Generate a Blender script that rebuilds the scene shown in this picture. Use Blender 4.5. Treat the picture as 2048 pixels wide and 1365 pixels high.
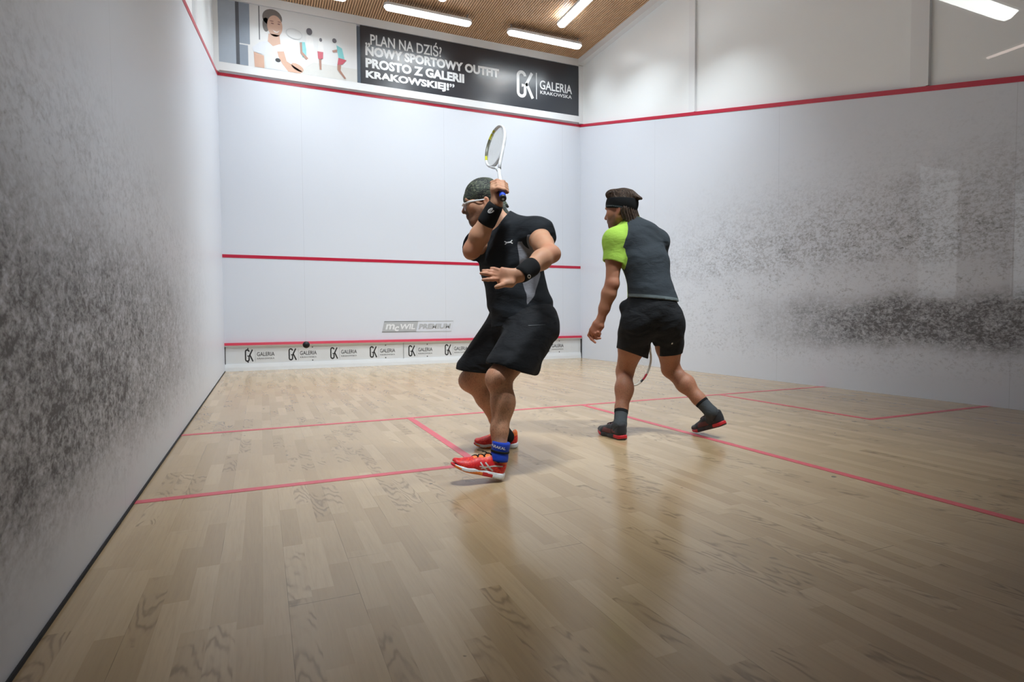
import bpy, bmesh, math, random
import numpy as np
from mathutils import Vector, Matrix
from mathutils.bvhtree import BVHTree

for _o in list(bpy.data.objects):
    bpy.data.objects.remove(_o)
SC = bpy.context.scene
COL = SC.collection

# ------------------------------------------------------------------ camera
_cd = bpy.data.cameras.new('camera')
_cd.sensor_fit = 'HORIZONTAL'; _cd.sensor_width = 36.0
_cd.lens = 36.0 * 1156.341 / 2048.0
_cd.clip_start = 0.02; _cd.clip_end = 200
_cd.dof.use_dof = True; _cd.dof.focus_distance = 3.35; _cd.dof.aperture_fstop = 7.0
CAM = bpy.data.objects.new('camera', _cd)
COL.objects.link(CAM)
CAM.matrix_world = Matrix([[0.917549, 0.022109, -0.397007, 0.536411], [-0.397564, 0.033849, -0.91695, -0.332021], [-0.006835, 0.999182, 0.039848, 0.807341], [0.0, 0.0, 0.0, 1.0]])
SC.camera = CAM

# ------------------------------------------------------------------ world and exposure
W = bpy.data.worlds.new('world'); SC.world = W; W.use_nodes = True
W.node_tree.nodes['Background'].inputs[0].default_value = (0.75, 0.82, 1.0, 1)
W.node_tree.nodes['Background'].inputs[1].default_value = 0.005
SC.view_settings.view_transform = 'Standard'
SC.view_settings.look = 'None'
SC.view_settings.exposure = 0.0
SC.view_settings.gamma = 1.0
SC.view_settings.use_curve_mapping = False
LAMP_STRENGTH = 6.0         # glow of the batten diffusers
W_FRONT, W_MID, W_BACK = 22.0, 70.0, 48.0 # light of the front row, lengthwise battens and added back pair
LAMP_AIM, LAMP_MID, LAMP_BACK, LAMP_BACK2 = (120.0, 12.0, 0.0), (88.0, 12.0, 0.0), (50.0, 20.7, -5.0), (50.0, 22.6, 11.7)
LOBBY_STRENGTH = 9.0        # lobby tubes
LAMP_COLOUR = (0.88, 0.945, 1.0)

# ------------------------------------------------------------------ object helpers
def tag(o, label=None, cat=None, group=None, kind=None):
    if label: o['label'] = label
    if cat: o['category'] = cat
    if group: o['group'] = group
    if kind: o['kind'] = kind
    return o

def empty(name, loc=(0, 0, 0)):
    o = bpy.data.objects.new(name, None); COL.objects.link(o); o.location = loc
    o.empty_display_size = 0.1
    return o

def mesh_obj(name, verts, faces, mats, parent=None, smooth=False, fmat=None):
    """One mesh object; geometry is given in world coordinates."""
    me = bpy.data.meshes.new(name)
    me.from_pydata([tuple(map(float, v)) for v in verts], [], [tuple(map(int, f)) for f in faces])
    for m in (mats if isinstance(mats, (list, tuple)) else [mats]): me.materials.append(m)
    if fmat is not None: me.polygons.foreach_set('material_index', np.asarray(fmat, dtype=np.int32))
    if smooth: me.polygons.foreach_set('use_smooth', np.ones(len(me.polygons), dtype=bool))
    me.update()
    o = bpy.data.objects.new(name, me); COL.objects.link(o)
    if parent is not None: attach(o, parent)
    return o

def world_loc(o):
    v = Vector((0, 0, 0))
    while o is not None: v += o.location; o = o.parent
    return v

def attach(o, parent):
    """Parent o (built in world coordinates) without moving it: parents here are only ever translated."""
    o.parent = parent
    o.location = o.location - world_loc(parent)

class MB:
    """Collects boxes, tubes and polygons into one mesh."""
    def __init__(s): s.v = []; s.f = []; s.m = []
    def add(s, v, f, mi=0):
        b = len(s.v); s.v += [tuple(p) for p in v]; s.f += [tuple(b + i for i in q) for q in f]; s.m += [mi] * len(f)
        return s
    def box(s, lo, hi, mi=0):
        x0, y0, z0 = lo; x1, y1, z1 = hi
        v = [(x0, y0, z0), (x1, y0, z0), (x1, y1, z0), (x0, y1, z0), (x0, y0, z1), (x1, y0, z1), (x1, y1, z1), (x0, y1, z1)]
        return s.add(v, [(3, 2, 1, 0), (4, 5, 6, 7), (0, 1, 5, 4), (1, 2, 6, 5), (2, 3, 7, 6), (3, 0, 4, 7)], mi)
    def prism(s, poly, off, mi=0):
        """polygon (3-D points) extruded by the vector off"""
        n = len(poly); a = [Vector(p) for p in poly]; b = [p + Vector(off) for p in a]
        f = [tuple(range(n))[::-1], tuple(range(n, 2 * n))] + [(i, (i + 1) % n, n + (i + 1) % n, n + i) for i in range(n)]
        return s.add(a + b, f, mi)
    def tube(s, pts, rad, n=10, mi=0, closed=False, flat=None, up=None):
        """sweep a circle (or ellipse: flat = second radius factor along up) along pts"""
        P = [Vector(p) for p in pts]; m = len(P); R = rad if hasattr(rad, '__len__') else [rad] * m
        V = []; nrm = None
        for i in range(m):
            a = P[(i - 1) % m] if (closed or i > 0) else P[i]; b = P[(i + 1) % m] if (closed or i < m - 1) else P[i]
            t = (b - a).normalized()
            if up is not None: nrm = Vector(up) - t * t.dot(Vector(up))
            elif nrm is None: nrm = t.orthogonal()
            else: nrm = nrm - t * t.dot(nrm)
            nrm = nrm.normalized(); bi = t.cross(nrm)
            for k in range(n):
                an = 2 * math.pi * k / n
                V.append(P[i] + nrm * (R[i] * (flat or 1.0) * math.cos(an)) + bi * (R[i] * math.sin(an)))
        F = []
        for i in range(m if closed else m - 1):
            j = (i + 1) % m
            for k in range(n):
                k2 = (k + 1) % n
                F.append((i * n + k, i * n + k2, j * n + k2, j * n + k))
        if not closed:
            F.append(tuple(range(n))[::-1]); F.append(tuple((m - 1) * n + k for k in range(n)))
        return s.add(V, F, mi)
    def build(s, name, mats, parent=None, smooth=False):
        return mesh_obj(name, s.v, s.f, mats, parent, smooth, s.m)

def bevel(o, w, seg=2):
    m = o.modifiers.new('bevel', 'BEVEL'); m.width = w; m.segments = seg; m.limit_method = 'ANGLE'; m.angle_limit = math.radians(40)
    return o

# ------------------------------------------------------------------ node helpers
class S:
    """A socket one can do sums with."""
    def __init__(s, T, k): s.T = T; s.k = k
    def _op(s, op, *o):
        n = s.T.nodes.new('ShaderNodeMath'); n.operation = op
        for i, a in enumerate((s,) + o):
            if isinstance(a, S): s.T.links.new(a.k, n.inputs[i])
            else: n.inputs[i].default_value = a
        return S(s.T, n.outputs[0])
    def __add__(s, o): return s._op('ADD', o)
    def __radd__(s, o): return s._op('ADD', o)
    def __sub__(s, o): return s._op('SUBTRACT', o)
    def __rsub__(s, o): return (s * -1.0) + o
    def __mul__(s, o): return s._op('MULTIPLY', o)
    def __rmul__(s, o): return s._op('MULTIPLY', o)
    def __truediv__(s, o): return s._op('DIVIDE', o)
    def floor(s): return s._op('FLOOR')
    def fract(s): return s._op('FRACT')
    def abs(s): return s._op('ABSOLUTE')
    def sin(s): return s._op('SINE')
    def pow(s, e): return s._op('POWER', e)
    def max(s, o): return s._op('MAXIMUM', o)
    def min(s, o): return s._op('MINIMUM', o)
    def gt(s, o): return s._op('GREATER_THAN', o)
    def lt(s, o): return s._op('LESS_THAN', o)
    def step(s, a, b, lo=0.0, hi=1.0):
        """smooth step from lo at a to hi at b"""
        n = s.T.nodes.new('ShaderNodeMapRange'); n.interpolation_type = 'SMOOTHSTEP'
        s.T.links.new(s.k, n.inputs[0])
        if a > b: a, b, lo, hi = b, a, hi, lo
        for i, x in enumerate((a, b, lo, hi)): n.inputs[i + 1].default_value = x
        return S(s.T, n.outputs[0])

class Mat:
    def __init__(s, name):
        s.m = bpy.data.materials.new(name); s.m.use_nodes = True; s.T = s.m.node_tree
        s.b = s.T.nodes['Principled BSDF']
    def sep(s, vec=None):
        n = s.T.nodes.new('ShaderNodeSeparateXYZ'); s.T.links.new(vec if vec is not None else s.obj(), n.inputs[0])
        return [S(s.T, n.outputs[i]) for i in range(3)]
    def obj(s):
        n = s.T.nodes.new('ShaderNodeNewGeometry'); return n.outputs['Position']
    def comb(s, x, y, z):
        n = s.T.nodes.new('ShaderNodeCombineXYZ')
        for i, a in enumerate((x, y, z)):
            if isinstance(a, S): s.T.links.new(a.k, n.inputs[i])
            else: n.inputs[i].default_value = a
        return n.outputs[0]
    def noise(s, vec, scale, detail=3, rough=0.55, dist=0.0, out=0):
        n = s.T.nodes.new('ShaderNodeTexNoise'); n.inputs['Scale'].default_value = scale
        n.inputs['Detail'].default_value = detail; n.inputs['Roughness'].default_value = rough; n.inputs['Distortion'].default_value = dist
        s.T.links.new(vec, n.inputs['Vector']); return S(s.T, n.outputs[out])
    def white(s, vec):
        n = s.T.nodes.new('ShaderNodeTexWhiteNoise'); n.noise_dimensions = '3D'; s.T.links.new(vec, n.inputs['Vector']); return S(s.T, n.outputs['Value'])
    def scale(s, vec, sc):
        n = s.T.nodes.new('ShaderNodeVectorMath'); n.operation = 'MULTIPLY'; s.T.links.new(vec, n.inputs[0]); n.inputs[1].default_value = sc; return n.outputs[0]
    def mix(s, fac, a, b):
        n = s.T.nodes.new('ShaderNodeMix'); n.data_type = 'RGBA'; n.clamp_factor = True
        if isinstance(fac, S): s.T.links.new(fac.k, n.inputs[0])
        else: n.inputs[0].default_value = fac
        for i, c in ((6, a), (7, b)):
            if isinstance(c, tuple): n.inputs[i].default_value = (*c[:3], 1)
            else: s.T.links.new(c, n.inputs[i])
        return n.outputs[2]
    def ramp(s, fac, stops):
        n = s.T.nodes.new('ShaderNodeValToRGB'); e = n.color_ramp.elements
        while len(e) < len(stops): e.new(0.5)
        for k, (p, c) in zip(e, stops): k.position = p; k.color = (*c, 1)
        s.T.links.new(fac.k, n.inputs[0]); return n.outputs[0]
    def set(s, **kw):
        for k, v in kw.items():
            i = s.b.inputs[{'color': 'Base Color', 'rough': 'Roughness', 'metal': 'Metallic', 'spec': 'Specular IOR Level', 'sss': 'Subsurface Weight',
                            'coat': 'Coat Weight', 'coatr': 'Coat Roughness', 'sheen': 'Sheen Weight', 'emit': 'Emission Color', 'power': 'Emission Strength'}[k]]
            if isinstance(v, S): s.T.links.new(v.k, i)
            elif isinstance(v, bpy.types.NodeSocket): s.T.links.new(v, i)
            elif isinstance(v, tuple): i.default_value = (*v[:3], 1)
            else: i.default_value = v
        return s
    def bump(s, h, strength=0.3, dist=0.01):
        n = s.T.nodes.new('ShaderNodeBump'); n.inputs['Strength'].default_value = strength; n.inputs['Distance'].default_value = dist
        s.T.links.new(h.k, n.inputs['Height']); s.T.links.new(n.outputs[0], s.b.inputs['Normal']); return s

def plain(name, c, rough=0.5, spec=0.5, metal=0.0, var=0.06, nscale=30.0, **kw):
    """a plain paint, plastic or cloth with a little cloudiness"""
    M = Mat(name); f = M.noise(M.obj(), nscale, 3)
    d = tuple(x * (1 - var) for x in c); l = tuple(min(1, x * (1 + var)) for x in c)
    M.set(color=M.mix(f, d, l), rough=rough, spec=spec, metal=metal, **kw)
    return M.m

def emitter(name, c, power):
    M = Mat(name); M.set(color=(0.9, 0.9, 0.9), emit=c, power=power); return M.m

# ------------------------------------------------------------------ the court: 6.4 m wide, 9.75 m long, front wall at y = 9.75, glass back wall at y = 0
CW, CL, HC = 6.4, 9.75, 5.86
def side_z(y): return 2.13 + (4.57 - 2.13) * y / 9.75          # out line on the side walls

def floor_material():
    M = Mat('oiled_parquet'); x, y, z = M.sep()
    i = (x / 0.0655).floor()
    r1 = M.white(M.comb(i, 3.0, 0.0))
    yy = y / 0.43 + r1 * 7.0
    j = yy.floor()
    r2 = M.white(M.comb(i, j, 1.0)); r3 = M.white(M.comb(i, j, 5.0)); r4 = M.white(M.comb(i, j, 9.0))
    # grain: noise drawn out along the strip, another one for every block
    g = M.noise(M.comb(x * 95.0 + r2 * 57.0, y * 5.0 + r3 * 31.0, r3 * 17.0), 1.0, 4, 0.6, 0.4)
    fine = M.noise(M.comb(x * 420.0, y * 14.0, r2 * 9.0), 1.0, 2, 0.5)
    # flat-sawn blocks: cathedral figure
    u = ((x / 0.0655).fract() - 0.5) * 1.0
    warp = M.noise(M.comb(x * 26.0 + r2 * 40.0, y * 7.0 + r3 * 20.0, r2 * 5.0), 1.0, 2, 0.5)
    ph = y * 62.0 + (u * u) * (r3 * 60.0 - 30.0) + u * 8.0 + warp * 15.0 + r2 * 20.0
    ring = ph.sin() * 0.5 + 0.5
    figured = r4.gt(0.76) * M.noise(M.comb(x * 9.0, y * 4.0 + r2 * 9.0, 0.0), 1.0, 2).step(0.42, 0.56)
    base = M.ramp(r2, [(0.0, (0.38, 0.265, 0.145)), (0.35, (0.42, 0.3, 0.17)), (0.7, (0.445, 0.32, 0.185)), (1.0, (0.49, 0.36, 0.215))])
    c = M.mix(g.step(0.35, 0.75) * 0.22, base, (0.26, 0.17, 0.1))
    c = M.mix(fine.step(0.5, 0.8) * 0.18, c, (0.26, 0.17, 0.1))
    c = M.mix(ring.pow(2.5) * figured * 0.50, c, (0.13, 0.08, 0.045))
    big = M.noise(M.obj(), 0.9, 3)
    c = M.mix(big.step(0.35, 0.7) * 0.14, c, (0.26, 0.17, 0.1))
    # seams between boards of three strips and at their ends
    bx = (x / 0.1965).fract(); seam = ((bx - 0.5).abs()).gt(0.4962)
    ix = (x / 0.1965).floor(); rb = M.white(M.comb(ix, 7.0, 2.0))
    by = ((y / 2.2 + rb).fract() - 0.5).abs().gt(0.4994)
    wear = M.noise(M.obj(), 2.2, 2).step(0.40, 0.62)
    c = M.mix((seam.max(by)) * wear * 0.55, c, (0.06, 0.04, 0.025))
    spots = M.noise(M.obj(), 16.0, 1, 0.4).step(0.795, 0.82)
    c = M.mix(spots * 0.7, c, (0.05, 0.035, 0.025))
    rr = g * 0.10 + big * 0.08 + 0.12
    M.set(color=c, rough=rr, spec=0.5)
    M.bump(g * 0.4 + fine * 0.3, 0.05, 0.002)
    return M.m

WHITE = (0.68, 0.715, 0.785)
def wall_material(name, side):
    """white wall plaster with black ball marks: thick clouds low down at the back of the court, single specks elsewhere"""
    M = Mat(name); P = M.obj(); x, y, z = M.sep(P)
    if side == 'front':
        dens = z.step(2.4, 0.5) * 0.11 + 0.05
        v = M.comb(x, z * 0.8, 3.0)
    else:
        s = 2.0 if side == 'left' else 11.0
        wob = (M.noise(M.comb(y, z, s), 1.3, 3) - 0.5) * 0.55
        zz = z + wob * 0.55; ya = y + wob * 3.0
        if side == 'left':
            core = zz.step(0.12, 0.48) * zz.step(1.45, 0.75) * ya.step(7.2, 1.5)
            halo = z.step(0.06, 0.35) * zz.step(2.0, 0.8) * ya.step(8.4, 2.4)
        else:
            core = zz.step(0.34, 0.62) * zz.step(1.14, 0.86) * ya.step(6.2, 3.4)
            up = zz.step(1.20, 1.45) * zz.step(2.7, 1.5) * ya.step(9.3, 4.2)
            halo = z.step(0.08, 0.5) * z.step(3.2, 1.2) * y.step(9.6, 4.5)
        v = M.comb(y * 0.75, z, s)
    n1 = M.noise(v, 30.0, 6, 0.70, 0.5); n2 = M.noise(v, 85.0, 4, 0.65, 0.4); n3 = M.noise(v, 6.0, 4, 0.62, 0.4)
    n = n1 * 0.52 + n2 * 0.26 + n3 * 0.22
    tone = (n - 0.5) * 4.6
    if side == 'front': f = (tone - 0.55).max(0.0) * dens * 4.0
    elif side == 'left': f = (core * (tone + 0.60)).max(halo * (tone * 0.9 + 0.16)).max((tone - 0.9) * 0.6)
    else: f = (core * (tone + 0.66)).max(up * (tone * 1.05 + 0.20)).max(halo * (tone * 0.9 - 0.02)).max((tone - 0.9) * 0.6)
    f = f.max(0.0).min(0.86)
    c = M.mix(f, WHITE, (0.042, 0.035, 0.033))
    cloud = M.noise(P, 0.8, 2)
    c = M.mix(cloud.step(0.4, 0.75) * 0.06, c, (0.62, 0.64, 0.70))
    # joints between the wall panels
    if side == 'front': d = ((x - 1.2) / 2.4).fract()
    else: d = ((y - 2.5 + 0.002) / 2.44).fract()
    joint = d.lt(0.0016)
    c = M.mix(joint * 0.30, c, (0.2, 0.21, 0.24))
    M.set(color=c, rough=f * 0.4 + (0.28 if side == 'right' else 0.40), spec=0.5)
    M.bump(M.noise(P, 140.0, 2), 0.03, 0.002)
    return M.m

m_floor = floor_material()
m_wf = wall_material('plaster_front', 'front'); m_wl = wall_material('plaster_left', 'left'); m_wr = wall_material('plaster_right', 'right')
m_white = plain('white_paint', (0.80, 0.82, 0.84), 0.35, var=0.03, nscale=2)
m_panel = plain('white_glossy_panel', (0.86, 0.89, 0.90), 0.30, var=0.03, nscale=1.5)
m_red = plain('red_line_paint', (0.50, 0.012, 0.045), 0.35)
m_redfloor = plain('red_floor_line', (0.56, 0.075, 0.10), 0.35, var=0.12, nscale=12)
m_dark = plain('black_gap', (0.012, 0.012, 0.014), 0.8)
m_black = plain('black_print', (0.015, 0.016, 0.018), 0.5)
m_wood = plain('ceiling_slat_wood', (0.60, 0.375, 0.215), 0.5, var=0.18, nscale=5)
m_void = plain('ceiling_backing', (0.20, 0.11, 0.06), 0.9)
m_alu = plain('grey_metal', (0.42, 0.44, 0.46), 0.4, metal=0.8)
m_housing = plain('lamp_housing', (0.75, 0.76, 0.78), 0.4)
m_lamp = emitter('lamp_diffuser', LAMP_COLOUR, LAMP_STRENGTH)

# floor
fl = MB().box((-0.3, -0.02, -0.12), (CW + 0.3, CL + 0.3, 0.0)).build('floor', m_floor); tag(fl, 'pale oiled wood strip floor of the squash court', 'floor', kind='structure')
def floor_line(name, lo, hi):
    o = MB().box((lo[0], lo[1], -0.001), (hi[0], hi[1], 0.0015)).build(name, m_redfloor, fl); return o
LW = 0.05
floor_line('short_line', (0, 4.26), (CW, 4.31))
floor_line('half_court_line', (3.215, 0.0), (3.265, 4.26))
for a, b in ((0.0, 1.6), (4.84, CW)):
    floor_line('service_box_line', (a, 2.635), (b, 2.685))
floor_line('service_box_line', (1.6, 2.635), (1.65, 4.26)); floor_line('service_box_line', (4.84, 2.685), (4.89, 4.26))

# front wall
wf = MB().box((-0.3, CL, -0.1), (CW + 0.3, CL + 0.25, 6.2)).build('wall_front', m_wf); tag(wf, 'white front wall of the court with red lines', 'wall', kind='structure')
MB().box((0, CL - 0.004, 1.78), (CW, CL + 0.01, 1.83)).build('service_line', m_red, wf)
MB().box((0, CL - 0.006, 4.57), (CW, CL + 0.01, 4.615)).build('out_line', m_red, wf)
# white frame around the banner field
t = MB().box((0, CL - 0.045, 4.64), (CW, CL + 0.01, 4.76)).box((0, CL - 0.05, 5.73), (CW, CL + 0.01, HC)).build('trim_1', m_white); tag(t, 'white rails below and above the banners on the front wall', 'trim', kind='structure')

# side walls: plaster up to the sloping out line, glossy white panels between posts above it
def side_wall(name, x, sgn, mat):
    poly = [(x, -0.02, -0.1), (x, CL + 0.02, -0.1), (x, CL + 0.02, side_z(CL)), (x, -0.02, side_z(0))]
    w = MB().prism(poly, (sgn * 0.25, 0, 0)).build(name, mat)
    tag(w, 'white %s side wall with black ball marks' % name.split('_')[1], 'wall', kind='structure')
    a, b = side_z(0), side_z(CL)
    MB().prism([(x - sgn * 0.004, 0, a), (x - sgn * 0.004, CL, b), (x - sgn * 0.004, CL, b + 0.05), (x - sgn * 0.004, 0, a + 0.05)], (sgn * 0.03, 0, 0)).build('out_line', m_red, w)
    MB().prism([(x + sgn * 0.04, 0, a), (x + sgn * 0.04, CL, b), (x + sgn * 0.04, CL, 6.2), (x + sgn * 0.04, 0, 6.2)], (sgn * 0.2, 0, 0)).build('upper_panel', m_panel, w)
    for y, wd in ((6.46, 0.13), (3.22, 0.17)):
        o = MB().box((min(x + sgn * 0.005, x + sgn * 0.06), y, side_z(y) + 0.06), (max(x + sgn * 0.005, x + sgn * 0.06), y + wd, HC)).build('post', m_white, w)
    return w
wl = side_wall('wall_left', 0.0, -1, m_wl); wr = side_wall('wall_right', CW, 1, m_wr)
t = MB().box((CW - 0.07, -0.02, 5.74), (CW + 0.06, CL, HC)).box((CW - 0.05, CL - 0.05, 4.62), (CW + 0.06, CL, 5.74)).build('trim_2', m_white)
tag(t, 'white trim along the top of the right wall', 'trim', kind='structure')
t = MB().box((-0.06, -0.02, 5.74), (0.07, CL, HC)).box((-0.06, CL - 0.05, 4.62), (0.03, CL, 5.74)).build('trim_3', m_white)
tag(t, 'white trim along the top of the left wall', 'trim', kind='structure')
t = MB().box((0.0, 0.0, 0.0), (0.006, CL, 0.012)).build('trim_4', m_dark); tag(t, 'dark gap between left wall and floor', 'trim', kind='structure')

# ceiling: wooden slats running the length of the court under a dark backing
cb = MB().box((-0.3, -0.05, HC + 0.045), (CW + 0.3, CL + 0.3, HC + 0.1)).build('ceiling', m_void); tag(cb, 'ceiling of narrow tan wooden slats', 'ceiling', kind='structure')
sl = MB()
xx = 0.02
while xx < CW:
    sl.box((xx, 0.0, HC), (xx + 0.027, CL, HC + 0.04)); xx += 0.040
sl.build('slats', m_wood, cb)

# ceiling lights: long battens on short hangers; mid-court and back rows are unseen additions
def ceiling_light(cx, cy, along, label, watts, aim=None):
    L, Wd = 1.46, 0.17
    r = empty('ceiling_light', (cx, cy, 5.70)); tag(r, label, 'light', 'long white ceiling lights')
    dx, dy = (L / 2, Wd / 2) if along == 'x' else (Wd / 2, L / 2)
    n = 10
    def outline(gx, gy, z):
        pts = []
        rr = min(gx, gy) * 0.98
        for sx, sy, a0 in ((1, 1, 0), (-1, 1, 90), (-1, -1, 180), (1, -1, 270)):
            for k in range(5):
                a = math.radians(a0 + k * 22.5)
                pts.append((cx + sx * (gx - rr) + rr * math.cos(a), cy + sy * (gy - rr) + rr * math.sin(a), z))
        return pts
    MB().prism(outline(dx, dy, 5.725), (0, 0, 0.04)).build('housing', m_housing, r)
    b = MB(); o1 = outline(dx - 0.006, dy - 0.006, 5.725); o2 = outline(dx - 0.03, dy - 0.03, 5.69); m = len(o1)
    b.add(o1 + o2, [(i, (i + 1) % m, m + (i + 1) % m, m + i)[::-1] for i in range(m)] + [tuple(range(m, 2 * m))[::-1]])
    b.build('diffuser', m_lamp, r)
    ld = bpy.data.lights.new('batten_light', 'AREA'); ld.shape = 'RECTANGLE'; ld.size = L - 0.06 if along == 'x' else Wd - 0.06; ld.size_y = Wd - 0.06 if along == 'x' else L - 0.06
    ld.energy = watts; ld.spread = math.radians((aim or LAMP_AIM)[0]); ld.color = LAMP_COLOUR
    lo = bpy.data.objects.new('batten_light', ld); COL.objects.link(lo); lo.parent = r; lo.location = (0, 0, -0.015); lo.rotation_euler = (math.radians((aim or LAMP_AIM)[1]), math.radians((aim or LAMP_AIM)[2]), 0)
    for k in (-0.5, 0.5):
        px, py = (cx + k * L * 0.9, cy) if along == 'x' else (cx, cy + k * L * 0.9)
        MB().tube([(px, py, 5.76), (px, py, HC + 0.05)], 0.012, 8).build('hanger', m_alu, r)
ceiling_light(1.13, 8.98, 'x', 'long ceiling light crossing above the photo of the woman', W_FRONT)
ceiling_light(3.14, 8.98, 'x', 'long ceiling light crossing above the start of the dark banner text', W_FRONT)
ceiling_light(5.25, 8.98, 'x', 'long ceiling light crossing beside the right wall above the banner emblem', W_FRONT)
ceiling_light(1.13, 7.75, 'y', 'long ceiling light pointing away from the photo of the woman', W_MID)
ceiling_light(3.19, 7.75, 'y', 'long ceiling light pointing away from the middle of the front wall', W_MID)
ceiling_light(5.27, 7.75, 'y', 'long ceiling light pointing lengthwise near the right wall', W_MID)
ceiling_light(1.13, 5.85, 'y', 'added unseen ceiling light lengthwise over mid court near the left wall', W_MID, LAMP_MID)  # unseen row, added to lift the lower front wall and mid court
ceiling_light(3.19, 5.85, 'y', 'added unseen ceiling light lengthwise over the middle of the court', W_MID, LAMP_MID)
ceiling_light(5.27, 5.85, 'y', 'added unseen ceiling light lengthwise over mid court near the right wall', W_MID, LAMP_MID)
ceiling_light(1.40, 0.90, 'x', 'added unseen player light crossing the back of the court near the left wall', W_BACK, LAMP_BACK)  # unseen, added and aimed to brighten the player in black from behind the camera
ceiling_light(3.90, 0.90, 'x', 'added unseen player light crossing the back of the court right of its middle', W_BACK, LAMP_BACK2)  # second added fill, aimed at the player seen from behind

# ------------------------------------------------------------------ writing
def text_flat(body, size, bold=0.0, xs=1.0, space=1.0, shear=0.0):
    """2-D outline mesh of a line of text: (points, faces), origin at its lower left"""
    cu = bpy.data.curves.new('txt', 'FONT'); cu.body = body; cu.size = 1.0; cu.offset = bold / size;      # drawn large, brought to size by fit() cu.space_character = space; cu.shear = shear
    cu.resolution_u = 3
    o = bpy.data.objects.new('txt', cu); COL.objects.link(o)
    dg = bpy.context.evaluated_depsgraph_get(); dg.update()
    me = o.evaluated_get(dg).to_mesh()
    v = [(p.co.x * xs, p.co.y) for p in me.vertices]; f = [tuple(p.vertices) for p in me.polygons]
    o.evaluated_get(dg).to_mesh_clear()
    bpy.data.objects.remove(o); bpy.data.curves.remove(cu)
    return v, f

def fit(vf, x0, y0, x1, y1):
    """scale a 2-D mesh into a rectangle"""
    v, f = vf; a = np.array(v); lo, hi = a.min(0), a.max(0)
    s = (np.array([x1 - x0, y1 - y0]) / (hi - lo)); a = (a - lo) * s + np.array([x0, y0])
    return [tuple(p) for p in a], f

def stroke(pts, w, closed=False):
    """2-D ribbon of width w along pts"""
    P = [Vector(p) for p in pts]; n = len(P); L = []; R = []
    for i in range(n):
        a = P[(i - 1) % n] if (closed or i) else P[i]; b = P[(i + 1) % n] if (closed or i < n - 1) else P[i]
        t = (b - a).normalized(); nn = Vector((-t.y, t.x)) * w / 2
        L.append(P[i] + nn); R.append(P[i] - nn)
    v = [tuple(p) for p in L + R]
    f = [(i, n + i, n + (i + 1) % n, (i + 1) % n) for i in range(n if closed else n - 1)]
    return v, f

def join2(*parts):
    v = []; f = []
    for a, b in parts:
        k = len(v); v += a; f += [tuple(k + i for i in q) for q in b]
    return v, f

def poly2(pts): return [tuple(p) for p in pts], [tuple(range(len(pts)))]
def ell2(cx, cy, rx, ry, n=24, a0=0, a1=360, rot=0):
    c, s = math.cos(math.radians(rot)), math.sin(math.radians(rot)); out = []
    for k in range(n):
        a = math.radians(a0 + (a1 - a0) * k / (n - 1 if a1 - a0 < 360 else n)); x, y = rx * math.cos(a), ry * math.sin(a)
        out.append((cx + x * c - y * s, cy + x * s + y * c))
    return out

def on_wall(vf, y):   # front wall: x right, z up, facing -y
    return [(a, y, b) for a, b in vf[0]], [q for q in vf[1]]

def emblem(h, w=None):
    """the tall narrow G and K, origin lower left, height h"""
    s = h; st = 0.115 * s
    G = [(0.36, 0.80)] + [(0.21 + 0.15 * math.cos(math.radians(a)), 0.80 + 0.14 * math.sin(math.radians(a))) for a in range(20, 181, 20)] \
        + [(0.06, 0.5)] + [(0.21 + 0.15 * math.cos(math.radians(a)), 0.20 + 0.14 * math.sin(math.radians(a))) for a in range(180, 361, 20)] + [(0.36, 0.46), (0.22, 0.46)]
    g = stroke([(a * s, b * s) for a, b in G], st)
    k1 = stroke([(0.66 * s, 0.96 * s), (0.42 * s, 0.53 * s), (0.45 * s, 0.45 * s)], st); k2 = stroke([(0.40 * s, 0.56 * s), (0.50 * s, 0.40 * s), (0.69 * s, 0.03 * s)], st)
    return join2(g, k1, k2)

def shift(vf, dx, dy): return [(a + dx, b + dy) for a, b in vf[0]], vf[1]

# tin along the foot of the front wall
m_tin = plain('white_tin', (0.74, 0.76, 0.78), 0.4, var=0.05, nscale=8)
tin = empty('tin_board', (3.2, CL - 0.03, 0)); tag(tin, 'white sounding board along the foot of the front wall with red top edge and emblems', 'board')
MB().box((0.0, CL - 0.03, 0.0), (CW - 0.01, CL, 0.40)).build('board', m_tin, tin)
MB().prism([(0.0, CL - 0.075, 0.405), (0.0, CL, 0.405), (0.0, CL, 0.445), (0.0, CL - 0.06, 0.445)], (CW - 0.01, 0, 0)).build('red_edge', m_red, tin)
MB().prism([(0.0, CL - 0.06, 0.385), (0.0, CL, 0.385), (0.0, CL, 0.405), (0.0, CL - 0.07, 0.405)], (CW - 0.01, 0, 0)).build('top_moulding', m_tin, tin)
MB().prism([(0, CL - 0.055, 0), (0, CL, 0), (0, CL, 0.11), (0, CL - 0.04, 0.11), (0, CL - 0.05, 0.055)], (CW - 0.01, 0, 0)).build('base_moulding', m_tin, tin)
MB().box((0.002, CL - 0.034, 0.0), (0.012, CL - 0.029, 0.4)).build('edge_gap', m_dark, tin)
MB().box((CW - 0.018, CL - 0.058, 0.0), (CW - 0.008, CL - 0.028, 0.4)).build('edge_gap', m_dark, tin)
MB().box((2.81, CL - 0.0415, 0.11), (2.815, CL - 0.029, 0.385)).build('edge_gap', m_alu, tin)
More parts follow.
